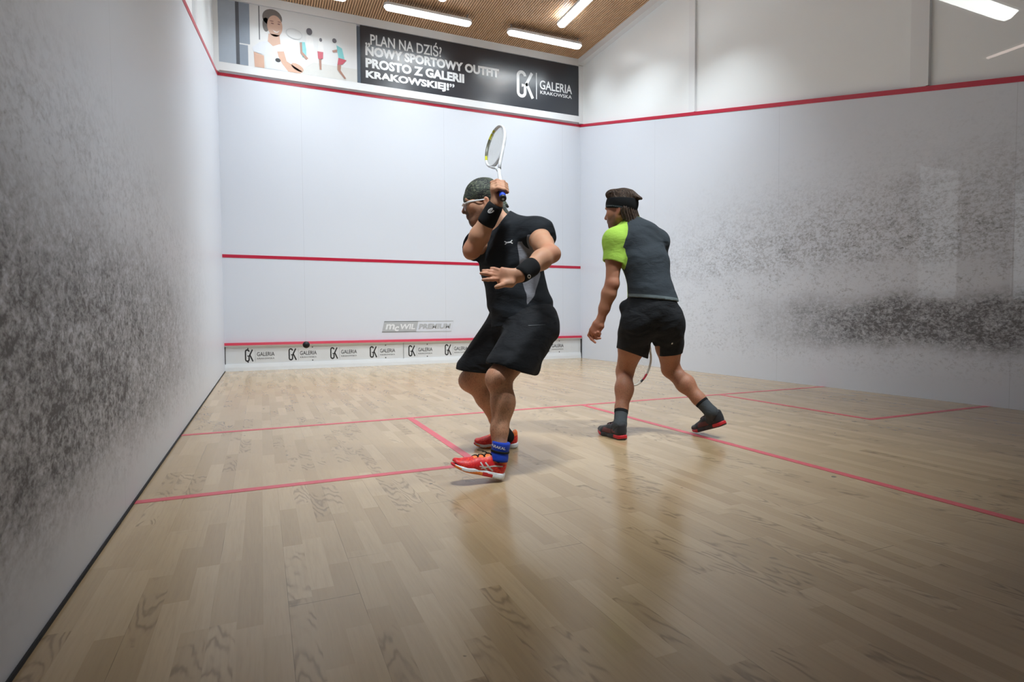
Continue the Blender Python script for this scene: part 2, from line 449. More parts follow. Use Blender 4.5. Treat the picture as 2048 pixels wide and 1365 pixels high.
for lx in (0.285, 0.93, 1.58, 2.23, 2.90, 3.565, 4.24, 4.90, 5.56):
    e = fit(emblem(0.2), lx, 0.14, lx + 0.125, 0.34); v, f = on_wall(e, CL - 0.0312)
    lg = mesh_obj('emblem', v, f, m_black, tin)
    a = fit(text_flat('GALERIA', 0.1, 0.001, 0.8, 1.35), lx + 0.175, 0.225, lx + 0.435, 0.29); b = fit(text_flat('KRAKOWSKA', 0.05, 0.0, 0.9, 1.5), lx + 0.178, 0.175, lx + 0.432, 0.20)
    v, f = on_wall(join2(a, b), CL - 0.0312); mesh_obj('lettering', v, f, m_black, tin)
    v, f = on_wall(join2(stroke([(lx + 0.150, 0.14), (lx + 0.150, 0.33)], 0.004)), CL - 0.0312); mesh_obj('divider', v, f, m_alu, tin)
for sx in (0.33, 1.3, 2.50, 3.24, 4.1, 5.0, 5.90):
    for sz in (0.35, 0.135):
        MB().tube([(sx, CL - 0.034, sz), (sx, CL - 0.028, sz)], 0.010, 8).build('screw', m_black, tin)

# maker's mark printed on the front wall
m_grey = plain('grey_print', (0.45, 0.47, 0.49), 0.5)
yy = CL - 0.002
def italic(vf, k=0.22): return [(a + k * b, b) for a, b in vf[0]], vf[1]
bx0, bz0, bh = 2.45, 0.575, 0.185
box = stroke([(0.0, 0.0), (1.25, 0.0), (1.25, bh), (0.0, bh)], 0.014, True)
half = poly2([(0, 0), (0.60, 0), (0.60, bh), (0, bh)])
v, f = on_wall(shift(italic(join2(box, half)), bx0, bz0), yy); mesh_obj('mark_plate', v, f, m_grey, wf)
mm = fit(text_flat('m', 0.2, 0.006), 0.05, 0.045, 0.20, 0.14); cc = fit(text_flat('c', 0.2, 0.006), 0.205, 0.015, 0.28, 0.10); ww = fit(text_flat('WIL', 0.2, 0.006), 0.29, 0.045, 0.57, 0.14)
v, f = on_wall(shift(italic(join2(mm, cc, ww)), bx0, bz0), yy - 0.001); mesh_obj('mark_lettering', v, f, m_white, wf)
v, f = on_wall(shift(italic(fit(text_flat('PREMIUM', 0.2, 0.008, 1, 1.05), 0.635, 0.05, 1.215, 0.14)), bx0, bz0), yy - 0.001); mesh_obj('mark_lettering', v, f, m_grey, wf)

# banners above the out line
m_ban = plain('dark_banner_film', (0.018, 0.024, 0.036), 0.30, 0.9, var=0.15, nscale=3, coat=0.3, coatr=0.25)
m_letter = plain('white_letter_film', (0.82, 0.84, 0.86), 0.4)
yb = CL - 0.03
bn = empty('text_banner', (4.26, yb, 4.76)); tag(bn, 'dark slate banner with white slogan and emblem above the red line', 'banner')
MB().box((2.16, yb, 4.765), (CW - 0.055, CL, 5.725)).build('panel', m_ban, bn)
MB().box((2.105, yb + 0.005, 4.765), (2.158, CL, 5.70)).build('edge_strip', plain('slate_edge', (0.10, 0.13, 0.17), 0.4), bn)
def banner_text(body, x0, z0, x1, z1, bold, name='lettering'):
    v, f = on_wall(fit(text_flat(body, 0.25, bold), x0, z0, x1, z1), yb - 0.002); return mesh_obj(name, v, f, m_letter, bn)
banner_text('PLAN NA DZIŚ?', 2.325, 5.425, 3.57, 5.665, 0.004)
banner_text('„', 2.24, 5.375, 2.32, 5.455, 0.006)
banner_text('NOWY SPORTOWY OUTFIT', 2.24, 5.24, 4.665, 5.40, 0.012)
banner_text('PROSTO Z GALERII', 2.24, 5.04, 3.985, 5.20, 0.012)
banner_text('KRAKOWSKIEJ!', 2.24, 4.835, 3.70, 4.995, 0.012)
banner_text('”', 3.71, 4.93, 3.80, 4.995, 0.006)
v, f = on_wall(fit(emblem(0.5), 5.02, 4.95, 5.375, 5.45), yb - 0.002); mesh_obj('emblem', v, f, m_letter, bn)
v, f = on_wall(stroke([(5.43, 4.965), (5.43, 5.455)], 0.016), yb - 0.002); mesh_obj('divider', v, f, m_letter, bn)
banner_text('GALERIA', 5.50, 5.165, 6.20, 5.335, 0.004); banner_text('KRAKOWSKA', 5.51, 5.075, 6.195, 5.14, 0.003)

ph = empty('photo_banner', (1.06, yb, 4.76)); tag(ph, 'pale photo banner of a smiling woman in white with three players behind her', 'banner')
MB().box((0.03, yb, 4.765), (2.10, CL, 5.725)).build('panel', plain('photo_white', (0.74, 0.75, 0.76), 0.35, var=0.02, nscale=1), ph)
_lay = [yb - 0.001]
def pic(name, c, *polys):
    _lay[0] -= 0.0004
    m = plain(name + '_print', c, 0.4)
    for q in polys:
        v, f = on_wall(q, _lay[0]); mesh_obj(name, v, f, m, ph)
pic('printed_wall', (0.42, 0.48, 0.56), poly2([(0.03, 4.77), (0.27, 4.77), (0.27, 5.72), (0.03, 5.72)]))
pic('printed_post', (0.10, 0.11, 0.13), poly2([(0.27, 4.77), (0.32, 4.77), (0.32, 5.72), (0.27, 5.72)]), poly2([(0.60, 5.20), (0.615, 5.20), (0.615, 5.72), (0.60, 5.72)]))
pic('printed_window', (0.27, 0.32, 0.39), poly2([(0.32, 5.10), (0.47, 5.10), (0.47, 5.72), (0.32, 5.72)]), poly2([(0.32, 4.77), (0.44, 4.77), (0.44, 5.08), (0.32, 5.08)]))
pic('printed_floor', (0.66, 0.66, 0.64), poly2([(0.6, 4.77), (2.10, 4.77), (2.10, 4.98), (0.6, 4.98)]))
pic('printed_hair', (0.17, 0.15, 0.14), poly2(ell2(0.80, 5.57, 0.145, 0.135)), poly2(ell2(0.705, 5.45, 0.05, 0.11)))
skin_p = (0.63, 0.40, 0.30)
pic('printed_face', skin_p, poly2(ell2(0.835, 5.45, 0.112, 0.165)), poly2([(0.74, 5.32), (0.90, 5.32), (0.92, 5.13), (0.72, 5.13)]))
pic('printed_features', (0.25, 0.12, 0.10), poly2(ell2(0.80, 5.485, 0.022, 0.010)), poly2(ell2(0.895, 5.49, 0.020, 0.010)), poly2(ell2(0.79, 5.52, 0.03, 0.007)), poly2(ell2(0.90, 5.525, 0.025, 0.007)))
pic('printed_smile', (0.80, 0.76, 0.74), poly2([(0.80, 5.385), (0.86, 5.365), (0.91, 5.395), (0.87, 5.352), (0.83, 5.352)]))
pic('printed_shirt', (0.70, 0.73, 0.79), poly2([(0.50, 5.06), (0.60, 5.16), (0.72, 5.20), (0.80, 5.13), (0.90, 5.18), (1.02, 5.17), (1.17, 5.06), (1.20, 4.92), (1.06, 4.86), (1.05, 4.77), (0.70, 4.77), (0.67, 4.98), (0.52, 5.00)]))
pic('printed_arms', skin_p, poly2([(0.52, 5.00), (0.665, 4.96), (0.67, 4.77), (0.53, 4.77)]), poly2([(0.86, 5.06), (0.96, 5.08), (1.00, 4.93), (1.24, 4.80), (1.20, 4.77), (1.02, 4.77), (0.93, 4.88), (0.88, 4.98)]), poly2(ell2(1.16, 4.86, 0.10, 0.05, rot=-25)))
pic('printed_grip', (0.035, 0.035, 0.04), poly2(ell2(0.87, 4.925, 0.04, 0.032)))
tq = (0.22, 0.58, 0.60); dk = (0.12, 0.11, 0.13); pinkr = (0.55, 0.10, 0.14)
pic('printed_hair', dk, poly2(ell2(1.35, 5.46, 0.045, 0.055)), poly2(ell2(1.525, 5.36, 0.022, 0.03)), poly2(ell2(1.74, 5.385, 0.035, 0.038)))
pic('printed_tops', tq, poly2([(1.20, 5.27), (1.28, 5.28), (1.32, 5.05), (1.24, 5.03)]), poly2([(1.77, 5.32), (1.86, 5.28), (1.90, 5.10), (1.80, 5.12)]))
pic('printed_tops', (0.80, 0.80, 0.80), poly2([(1.30, 5.40), (1.40, 5.38), (1.44, 5.0), (1.30, 4.90)]), poly2([(1.49, 5.33), (1.56, 5.31), (1.57, 5.17), (1.48, 5.17)]))
pic('printed_shorts', pinkr, poly2([(1.47, 5.17), (1.56, 5.17), (1.555, 5.06), (1.48, 5.05)]), poly2([(1.80, 5.12), (1.93, 5.10), (1.86, 5.02), (1.78, 5.0)]))
pic('printed_limbs', (0.40, 0.22, 0.17), poly2([(1.20, 5.26), (1.235, 5.27), (1.24, 5.12), (1.33, 5.03), (1.30, 5.0), (1.21, 5.09)]), poly2([(1.49, 5.05), (1.53, 5.05), (1.53, 4.88), (1.50, 4.88)]),
    poly2([(1.78, 5.01), (1.84, 5.0), (1.83, 4.92), (1.92, 4.80), (1.89, 4.79), (1.78, 4.92)]), poly2([(1.70, 5.22), (1.78, 5.25), (1.78, 5.21), (1.72, 5.19)]))
pic('printed_racket', (0.60, 0.62, 0.64), stroke(ell2(1.12, 5.38, 0.12, 0.075, 24, 0, 360, -10), 0.010, True))

# ------------------------------------------------------------------ glass back wall and the lobby behind it (seen only as faint reflections in the glass)
def glass_material():
    M = Mat('clear_glass'); T = M.T
    tr = T.nodes.new('ShaderNodeBsdfTransparent'); tr.inputs[0].default_value = (0.985, 0.995, 0.99, 1)
    gl = T.nodes.new('ShaderNodeBsdfGlossy'); gl.inputs['Roughness'].default_value = 0.0
    fr = T.nodes.new('ShaderNodeFresnel'); fr.inputs['IOR'].default_value = 1.5
    geo = T.nodes.new('ShaderNodeNewGeometry')
    back = S(T, geo.outputs['Backfacing'])
    fac = S(T, fr.outputs[0]) * (1.0 - back)          # only the outer skin of the pane mirrors
    mx = T.nodes.new('ShaderNodeMixShader'); T.links.new(fac.k, mx.inputs[0]); T.links.new(tr.outputs[0], mx.inputs[1]); T.links.new(gl.outputs[0], mx.inputs[2])
    T.links.new(mx.outputs[0], T.nodes['Material Output'].inputs['Surface'])
    return M.m
m_glass = glass_material()
wb = MB().box((0.0, -0.006, 0.02), (CW, 0.006, 2.9)).build('wall_back', m_glass); tag(wb, 'clear glass back wall of the court', 'wall', kind='structure')
t = MB().box((-0.3, -0.06, 2.9), (CW + 0.3, 0.06, 6.2)).build('trim_5', m_white); tag(t, 'white beam above the glass back wall', 'trim', kind='structure')

m_lobfl = plain('lobby_floor_grey', (0.16, 0.17, 0.18), 0.5); m_lobw = plain('lobby_wall_grey', (0.30, 0.33, 0.36), 0.6)
o = MB().box((-4, -4.5, -0.12), (14, -0.02, 0.0)).build('lobby_floor', m_lobfl); tag(o, kind='structure')
o = MB().box((-4, -4.7, -0.1), (14, -4.5, 3.3)).build('wall_lobby_back', m_lobw); tag(o, kind='structure')
o = MB().box((-4.2, -4.7, -0.1), (-4, 0, 3.3)).box((14, -4.7, -0.1), (14.2, 0, 3.3)).box((-4, -0.3, -0.1), (-0.3, -0.05, 3.3)).box((CW + 0.3, -0.3, -0.1), (14, -0.05, 3.3)).build('wall_lobby_ends', m_lobw); tag(o, kind='structure')
o = MB().box((-4, -4.7, 3.05), (14, -0.06, 3.2)).build('lobby_ceiling', m_lobw); tag(o, kind='structure')
m_tube = emitter('lobby_tube_light', (0.95, 1.0, 0.97), LOBBY_STRENGTH); m_pane = emitter('bright_window_blind', (0.85, 0.95, 1.0), 0.45)
for k, (x0, x1) in enumerate(((8.3, 9.15), (10.45, 11.6))):
    w = MB().box((x0, -4.50, 1.0), (x1, -4.47, 2.75)).build('window_%d' % (k + 1), m_white); tag(w, kind='structure')
    MB().box((x0 + .03, -4.47, 1.03), (x1 - .03, -4.465, 2.72)).build('pane', m_pane, w)
lt = empty('lobby_tube', (4.95, -2.2, 3.0)); tag(lt, 'white tube light under the lobby ceiling mirrored in the glass at upper right', 'light')
MB().box((4.28, -2.29, 3.0), (5.62, -2.11, 3.05)).build('housing', m_housing, lt)
MB().prism([(4.3, -2.27, 3.0), (4.3, -2.22, 2.965), (4.3, -2.18, 2.965), (4.3, -2.13, 3.0)], (1.3, 0, 0)).build('diffuser', m_tube, lt)
lt = empty('lobby_strip', (6.36, -2.3, 3.04)); tag(lt, 'thin warm strip light under the lobby ceiling mirrored in the glass', 'light')
MB().box((6.33, -2.75, 3.035), (6.39, -1.9, 3.05)).build('housing', m_housing, lt)
MB().box((6.345, -2.72, 3.025), (6.375, -1.93, 3.035)).build('diffuser', emitter('warm_strip', (1.0, 0.80, 0.72), 3.0), lt)

# ------------------------------------------------------------------ bodies and clothes: smooth blends of tapering limbs, meshed as one skin
A3 = lambda v: np.asarray(v, dtype=np.float64)
def unit(v): v = A3(v); return v / np.linalg.norm(v)
def lerp3(a, b, t): return tuple(A3(a) * (1 - t) + A3(b) * t)
def frame(axis, hint):
    """right-handed frame: w along axis, e1 close to hint"""
    w = unit(axis); h = A3(hint); e1 = h - w * (h @ w)
    if np.linalg.norm(e1) < 1e-6: e1 = np.cross(w, (0.3, 0.9, 0.1))
    e1 = unit(e1); return e1, np.cross(w, e1), w

def smin(a, b, k):
    if k <= 0: return np.minimum(a, b)
    h = np.maximum(k - np.abs(a - b), 0) / k
    return np.minimum(a, b) - h * h * (k * 0.25)
def smax(a, b, k): return -smin(-a, -b, k)

class Field:
    def __init__(s, lo, hi, h):
        s.lo = A3(lo); s.h = h; s.n = np.ceil((A3(hi) - s.lo) / h).astype(int) + 1
        s.d = np.full(s.n, 0.5, dtype=np.float32)
        s.ax = [(s.lo[i] + h * np.arange(s.n[i])).astype(np.float32) for i in range(3)]
    def sl(s, lo, hi):
        i0 = np.clip(np.floor((A3(lo) - s.lo) / s.h).astype(int), 0, s.n); i1 = np.clip(np.ceil((A3(hi) - s.lo) / s.h).astype(int) + 1, 0, s.n)
        return tuple(slice(a, b) for a, b in zip(i0, i1))
    def grid(s, S_):
        return s.ax[0][S_[0]][:, None, None], s.ax[1][S_[1]][None, :, None], s.ax[2][S_[2]][None, None, :]
    def comb(s, S_, d, k, mode):
        if d.size == 0: return
        if mode == 'add': s.d[S_] = smin(s.d[S_], d, k)
        else: s.d[S_] = smax(s.d[S_], -d, k)
    def econe(s, a, b, ra, rb, axis=(0, 0, 1), k=0.02, mode='add', cap=1.0):
        """tapering limb from a to b; radii are numbers or (along axis, across)"""
        a, b = A3(a), A3(b); ra = ra if hasattr(ra, '__len__') else (ra, ra); rb = rb if hasattr(rb, '__len__') else (rb, rb)
        e1, e2, w = frame(b - a, axis); L = np.linalg.norm(b - a)
        R = max(*ra, *rb) + k + 0.03
        S_ = s.sl(np.minimum(a, b) - R, np.maximum(a, b) + R); X, Y, Z = s.grid(S_)
        x, y, z = X - a[0], Y - a[1], Z - a[2]
        tw = x * w[0] + y * w[1] + z * w[2]; u = x * e1[0] + y * e1[1] + z * e1[2]; v = x * e2[0] + y * e2[1] + z * e2[2]
        t = np.clip(tw / L, 0, 1); o = tw - t * L
        r1 = ra[0] + (rb[0] - ra[0]) * t; r2 = ra[1] + (rb[1] - ra[1]) * t; rc = np.minimum(r1, r2) * cap
        e = np.sqrt((u / r1) ** 2 + (v / r2) ** 2 + (o / rc) ** 2) + 1e-6
        g = np.sqrt((u / r1 ** 2) ** 2 + (v / r2 ** 2) ** 2 + (o / rc ** 2) ** 2) + 1e-6
        s.comb(S_, (e * (e - 1) / g).astype(np.float32), k, mode)
    def ball(s, c, r, fr=None, k=0.02, mode='add'):
        c = A3(c); r = A3(r if hasattr(r, '__len__') else (r, r, r)); R = r.max() + k + 0.03
        S_ = s.sl(c - R, c + R); X, Y, Z = s.grid(S_); x, y, z = X - c[0], Y - c[1], Z - c[2]
        if fr is None: q = (x, y, z)
        else: q = [x * e[0] + y * e[1] + z * e[2] for e in map(A3, fr)]
        e = np.sqrt(sum((q[i] / r[i]) ** 2 for i in range(3))) + 1e-6; g = np.sqrt(sum((q[i] / r[i] ** 2) ** 2 for i in range(3))) + 1e-6
        s.comb(S_, (e * (e - 1) / g).astype(np.float32), k, mode)
    def limb(s, pts, rad, axis=(0, 0, 1), k=0.02, mode='add'):
        for i in range(len(pts) - 1): s.econe(pts[i], pts[i + 1], rad[i], rad[i + 1], axis, k, mode)
    def cut(s, p, n, k=0.0, lo=None, hi=None):
        """take away what lies on the side n of the plane through p (within the box lo..hi)"""
        n = unit(n); S_ = s.sl(lo, hi) if lo is not None else (slice(None),) * 3; X, Y, Z = s.grid(S_)
        s.d[S_] = smax(s.d[S_], ((X - p[0]) * n[0] + (Y - p[1]) * n[1] + (Z - p[2]) * n[2]).astype(np.float32), k)
    def warp(s, fn):
        X, Y, Z = s.grid((slice(None),) * 3); m = np.abs(s.d) < 0.03
        I = np.nonzero(m); s.d[I] += fn(s.ax[0][I[0]], s.ax[1][I[1]], s.ax[2][I[2]]).astype(np.float32)
    def mesh(s):
        d = s.d; h = s.h; ins = d < 0; n = np.array(d.shape) - 1
        c = np.zeros(n, dtype=np.uint8)
        for i in (0, 1):
            for j in (0, 1):
                for k in (0, 1): c += ins[i:n[0] + i, j:n[1] + j, k:n[2] + k]
        act = (c > 0) & (c < 8); idx = np.full(act.shape, -1, dtype=np.int32); I = np.argwhere(act); idx[act] = np.arange(len(I))
        cor = [(i, j, k) for i in (0, 1) for j in (0, 1) for k in (0, 1)]
        val = {q: d[I[:, 0] + q[0], I[:, 1] + q[1], I[:, 2] + q[2]].astype(np.float64) for q in cor}
        acc = np.zeros((len(I), 3)); cnt = np.zeros(len(I))
        for q in cor:
            for ax in range(3):
                if q[ax]: continue
                r = list(q); r[ax] = 1; r = tuple(r); a, b = val[q], val[r]; m = (a < 0) != (b < 0)
                t = np.where(m, a / np.where(m, a - b, 1), 0); pnt = np.tile(A3(q), (len(I), 1)); pnt[:, ax] += t
                acc[m] += pnt[m]; cnt += m
        V = s.lo + h * (I + acc / cnt[:, None])
        F = []
        for ax in range(3):
            o1, o2 = [(1, 2), (2, 0), (0, 1)][ax]
            a = np.take(ins, range(0, n[ax]), axis=ax); b = np.take(ins, range(1, n[ax] + 1), axis=ax)
            E = np.argwhere(a != b); E = E[(E[:, o1] > 0) & (E[:, o2] > 0) & (E[:, o1] < n[o1]) & (E[:, o2] < n[o2])]
            if not len(E): continue
            def at(d1, d2): G = E.copy(); G[:, o1] -= d1; G[:, o2] -= d2; return idx[G[:, 0], G[:, 1], G[:, 2]]
            q = np.stack([at(1, 1), at(0, 1), at(0, 0), at(1, 0)], 1); flip = ~a[E[:, 0], E[:, 1], E[:, 2]]
            q[flip] = q[flip][:, ::-1]; F.append(q)
        F = np.concatenate(F); F = F[(F >= 0).all(1)]
        return V, F

def skin_obj(name, V, F, mats, parent, fmat=None, attrs=None):
    me = bpy.data.meshes.new(name); me.vertices.add(len(V)); me.vertices.foreach_set('co', V.astype(np.float32).ravel())
    me.loops.add(4 * len(F)); me.loops.foreach_set('vertex_index', F.astype(np.int32).ravel())
    me.polygons.add(len(F)); me.polygons.foreach_set('loop_start', np.arange(0, 4 * len(F), 4, dtype=np.int32))
    for m in (mats if isinstance(mats, (list, tuple)) else [mats]): me.materials.append(m)
    me.polygons.foreach_set('use_smooth', np.ones(len(F), dtype=bool))
    if fmat is not None: me.polygons.foreach_set('material_index', np.asarray(fmat, dtype=np.int32))
    me.update(calc_edges=True); me.validate()
    for k, a in (attrs or {}).items():
        at = me.attributes.new(k, 'FLOAT', 'POINT'); at.data.foreach_set('value', np.asarray(a, dtype=np.float32))
    o = bpy.data.objects.new(name, me); COL.objects.link(o)
    if parent is not None: attach(o, parent)
    return o

def relax(V, F, n=2):
    """a little smoothing of the skin"""
    for _ in range(n):
        acc = np.zeros_like(V); cnt = np.zeros(len(V))
        for a, b in ((0, 1), (1, 2), (2, 3), (3, 0)):
            for p, q in ((a, b), (b, a)):
                acc += np.stack([np.bincount(F[:, p], V[F[:, q], i], len(V)) for i in range(3)], 1); cnt += np.bincount(F[:, p], minlength=len(V))
        V = V * 0.5 + 0.5 * acc / np.maximum(cnt, 1)[:, None]
    return V

def decal(name, vf, O, X, Y, bvh, mat, parent, lift=0.0015, split=0.012):
    """lay a flat 2-D mesh onto a surface, looking from O along X cross Y backwards"""
    X, Y = Vector(X).normalized(), Vector(Y).normalized(); N = X.cross(Y).normalized()
    bm = bmesh.new(); vs = [bm.verts.new((a, b, 0)) for a, b in vf[0]]
    for q in vf[1]:
        try: bm.faces.new([vs[i] for i in q])
        except ValueError: pass
    bmesh.ops.triangulate(bm, faces=bm.faces[:])
    for _ in range(3):
        lng = [e for e in bm.edges if e.calc_length() > split]
        if not lng: break
        bmesh.ops.subdivide_edges(bm, edges=lng, cuts=1)
    bmesh.ops.triangulate(bm, faces=bm.faces[:])
    V = []; miss = set()
    for v in bm.verts:
        o = Vector(O) + X * v.co.x + Y * v.co.y
        hit = bvh.ray_cast(o + N * 0.25, -N, 2.0)
        if hit[0] is None:
            near = bvh.find_nearest(o); hit = (near[0], near[1]); miss.add(len(V))      # off the edge: that bit of print is cut away below
        V.append(hit[0] + N * lift)
    bm.verts.index_update()
    F = [tuple(v.index for v in f.verts) for f in bm.faces]; bm.free()
    F = [q for q in F if not miss.intersection(q)]
    return mesh_obj(name, V, F, mat, parent)

def bvh_of(V, F): return BVHTree.FromPolygons(V.tolist(), F.tolist())

def skin_material(name, c, ruddy, hair):
    M = Mat(name); P = M.obj()
    def attr(n):
        a = M.T.nodes.new('ShaderNodeAttribute'); a.attribute_name = n; return S(M.T, a.outputs['Fac'])
    n = M.noise(P, 22.0, 4, 0.6); f = M.noise(P, 130.0, 3, 0.7)
    col = M.mix(n.step(0.3, 0.7) * 0.35, c, ruddy)
    col = M.mix(attr('ruddy') * 0.75, col, ruddy)
    col = M.mix(attr('stubble') * (f * 0.9 + 0.35), col, hair)
    legs = attr('leghair') * M.noise(M.scale(P, (1.0, 1.0, 0.35)), 260.0, 3, 0.75).step(0.45, 0.65)
    col = M.mix(legs * 0.42, col, hair)
    col = M.mix(attr('lips') * 0.7, col, (0.36, 0.10, 0.085))
    M.set(color=col, rough=0.55, spec=0.34, sss=0.06)
    M.b.inputs['Subsurface Radius'].default_value = (0.012, 0.005, 0.003)
    M.bump(f * 0.6 + n * 0.4, 0.10, 0.004)
    return M.m

def cloth_nodes(M, P, fold):
    w = M.noise(M.scale(P, (1.0, 1.0, 1.7)), 6.0, 1, 0.5, 0.8); w2 = M.noise(M.scale(P, (1.0, 0.6, 2.0)), 19.0, 2, 0.5, 1.4); t = M.noise(P, 700.0, 1, 0.5)
    M.bump(w * 1.0 + w2 * 0.16 + t * 0.01, fold, 0.05)

def cloth_material(name, c, hi, scale=70.0, rough=0.85, sheen=0.0, fold=0.35):
    M = Mat(name); P = M.obj(); t = M.noise(P, scale * 6, 2, 0.6); m = M.noise(P, scale, 3)
    M.set(color=M.mix(m * 0.5 + t * 0.3, c, hi), rough=rough, spec=0.25, sheen=sheen)
    cloth_nodes(M, P, fold)
    return M.m

def panel_material(name, base, *panels):
    """cloth of several colours: panel k shows where the attribute panel_k is positive"""
    M = Mat(name); P = M.obj(); t = M.noise(P, 500.0, 2, 0.6); m = M.noise(M.scale(P, (1, 1, 2.5)), 130.0, 3, 0.7); g = m * 0.6 + t * 0.4
    col = M.mix(g, *base)
    for k, pc in enumerate(panels):
        a = M.T.nodes.new('ShaderNodeAttribute'); a.attribute_name = 'panel_%d' % k
        col = M.mix(S(M.T, a.outputs['Fac']).step(-.0008, .0008), col, M.mix(g, *pc))
    M.set(color=col, rough=0.85, spec=0.25); cloth_nodes(M, P, 0.3)
    return M.m

def blob(V, c, r):
    """soft mask round a point"""
    d = np.linalg.norm(V - A3(c), axis=1) / r; return np.clip(1 - d * d, 0, 1)

def head_frame(fwd):
    f = unit(fwd); l = unit(np.cross((0, 0, 1), f)); u = np.cross(f, l); return f, l, u

def head_prims(F, c, fr, s=1.0, jaw=1.0, nose=1.0):
    """skull, face, nose, ears; head-frame coordinates are (forward, left, up) in metres from the middle of the skull"""
    f, l, u = fr
    H = lambda x, y, z: tuple(A3(c) + s * (x * f + y * l + z * u))
    F.ball(H(-.012, 0, .030), (.098 * s, .076 * s, .092 * s), fr, .0)
    F.ball(H(.034, 0, -.045), (.062 * s, .058 * s, .080 * s), fr, .03)
    F.econe(H(.062, -.012, -.104), H(.062, .012, -.104), .024 * s, .024 * s, u, .03)
    for q in (-1, 1):
        F.econe(H(.0, q * .056 * jaw, -.062), H(.058, q * .018, -.108), .020 * s, .018 * s, u, .045)
        F.ball(H(.058, q * .038, -.030), .027 * s, None, .035)
    F.econe(H(.083, -.034, .016), H(.083, .034, .016), .014 * s, .014 * s, u, .02)
    for q in (-1, 1): F.ball(H(.098, q * .031, -.006), (.016 * s, .017 * s, .012 * s), fr, .012, 'sub')
    F.econe(H(.088, 0, .006), H(.113 * nose, 0, -.040), .0085 * s, .0115 * s, l, .012)
    F.ball(H(.111 * nose, 0, -.043), .0112 * s, None, .008)
    for q in (-1, 1): F.ball(H(.099, q * .0135, -.046), (.012 * s, .0085 * s, .009 * s), fr, .008)
    F.ball(H(.088, 0, -.068), (.014 * s, .028 * s, .016 * s), fr, .015)
    F.ball(H(.0975, 0, -.0715), (.008 * s, .021 * s, .0055 * s), fr, .006)
    F.ball(H(.0955, 0, -.0825), (.0085 * s, .018 * s, .0065 * s), fr, .006)
    for q in (-1, 1):
        ef = (unit(f - 0.25 * q * l), unit(q * l + 0.25 * f), u)
        F.ball(H(-.016, q * .079, -.022), (.018 * s, .009 * s, .028 * s), ef, .006)
        F.ball(H(-.011, q * .0875, -.018), (.010 * s, .006 * s, .017 * s), ef, .004, 'sub')
        F.ball(H(-.008, q * .077, -.046), (.010 * s, .007 * s, .011 * s), ef, .006)
    return H

def eyes(H, fr, parent, s=1.0):
    for q in (-1, 1):
        b = MB(); c = H(.0785, q * .031, -.006); n = 14; r = .0120 * s
        vs = []; fs = []
        for i in range(9):
            for j in range(n):
                a = math.pi * i / 8; ph = 2 * math.pi * j / n
                vs.append(tuple(A3(c) + r * (math.cos(a) * A3(fr[0]) + math.sin(a) * (math.cos(ph) * A3(fr[1]) + math.sin(ph) * A3(fr[2])))))
        for i in range(8):
            for j in range(n): fs.append((i * n + j, (i + 1) * n + j, (i + 1) * n + (j + 1) % n, i * n + (j + 1) % n))
        o = mesh_obj('eye', vs, fs, [m_eye, m_iris], parent, True, [1 if i < 2 else 0 for i in range(8) for j in range(n)])

def ridges(X, Y, Z, d, freq, amp, seed):
    """soft cloth folds running across direction d"""
    rs = np.random.RandomState(seed); d = unit(d); e = unit(rs.randn(3)); g = unit(rs.randn(3))
    ph = freq * (X * d[0] + Y * d[1] + Z * d[2]) + 1.3 * np.sin(9 * (X * e[0] + Y * e[1] + Z * e[2]) + seed) + 0.9 * np.sin(17 * (X * g[0] + Y * g[1] + Z * g[2]))
    m = 0.5 + 0.5 * np.sin(6 * (X * g[0] + Y * g[1] + Z * g[2]) + 2 * seed)
    return -amp * m * (0.5 + 0.5 * np.sin(ph)) ** 2

def offsets(V):
    lo = V.min(0); hi = V.max(0); return lo, hi

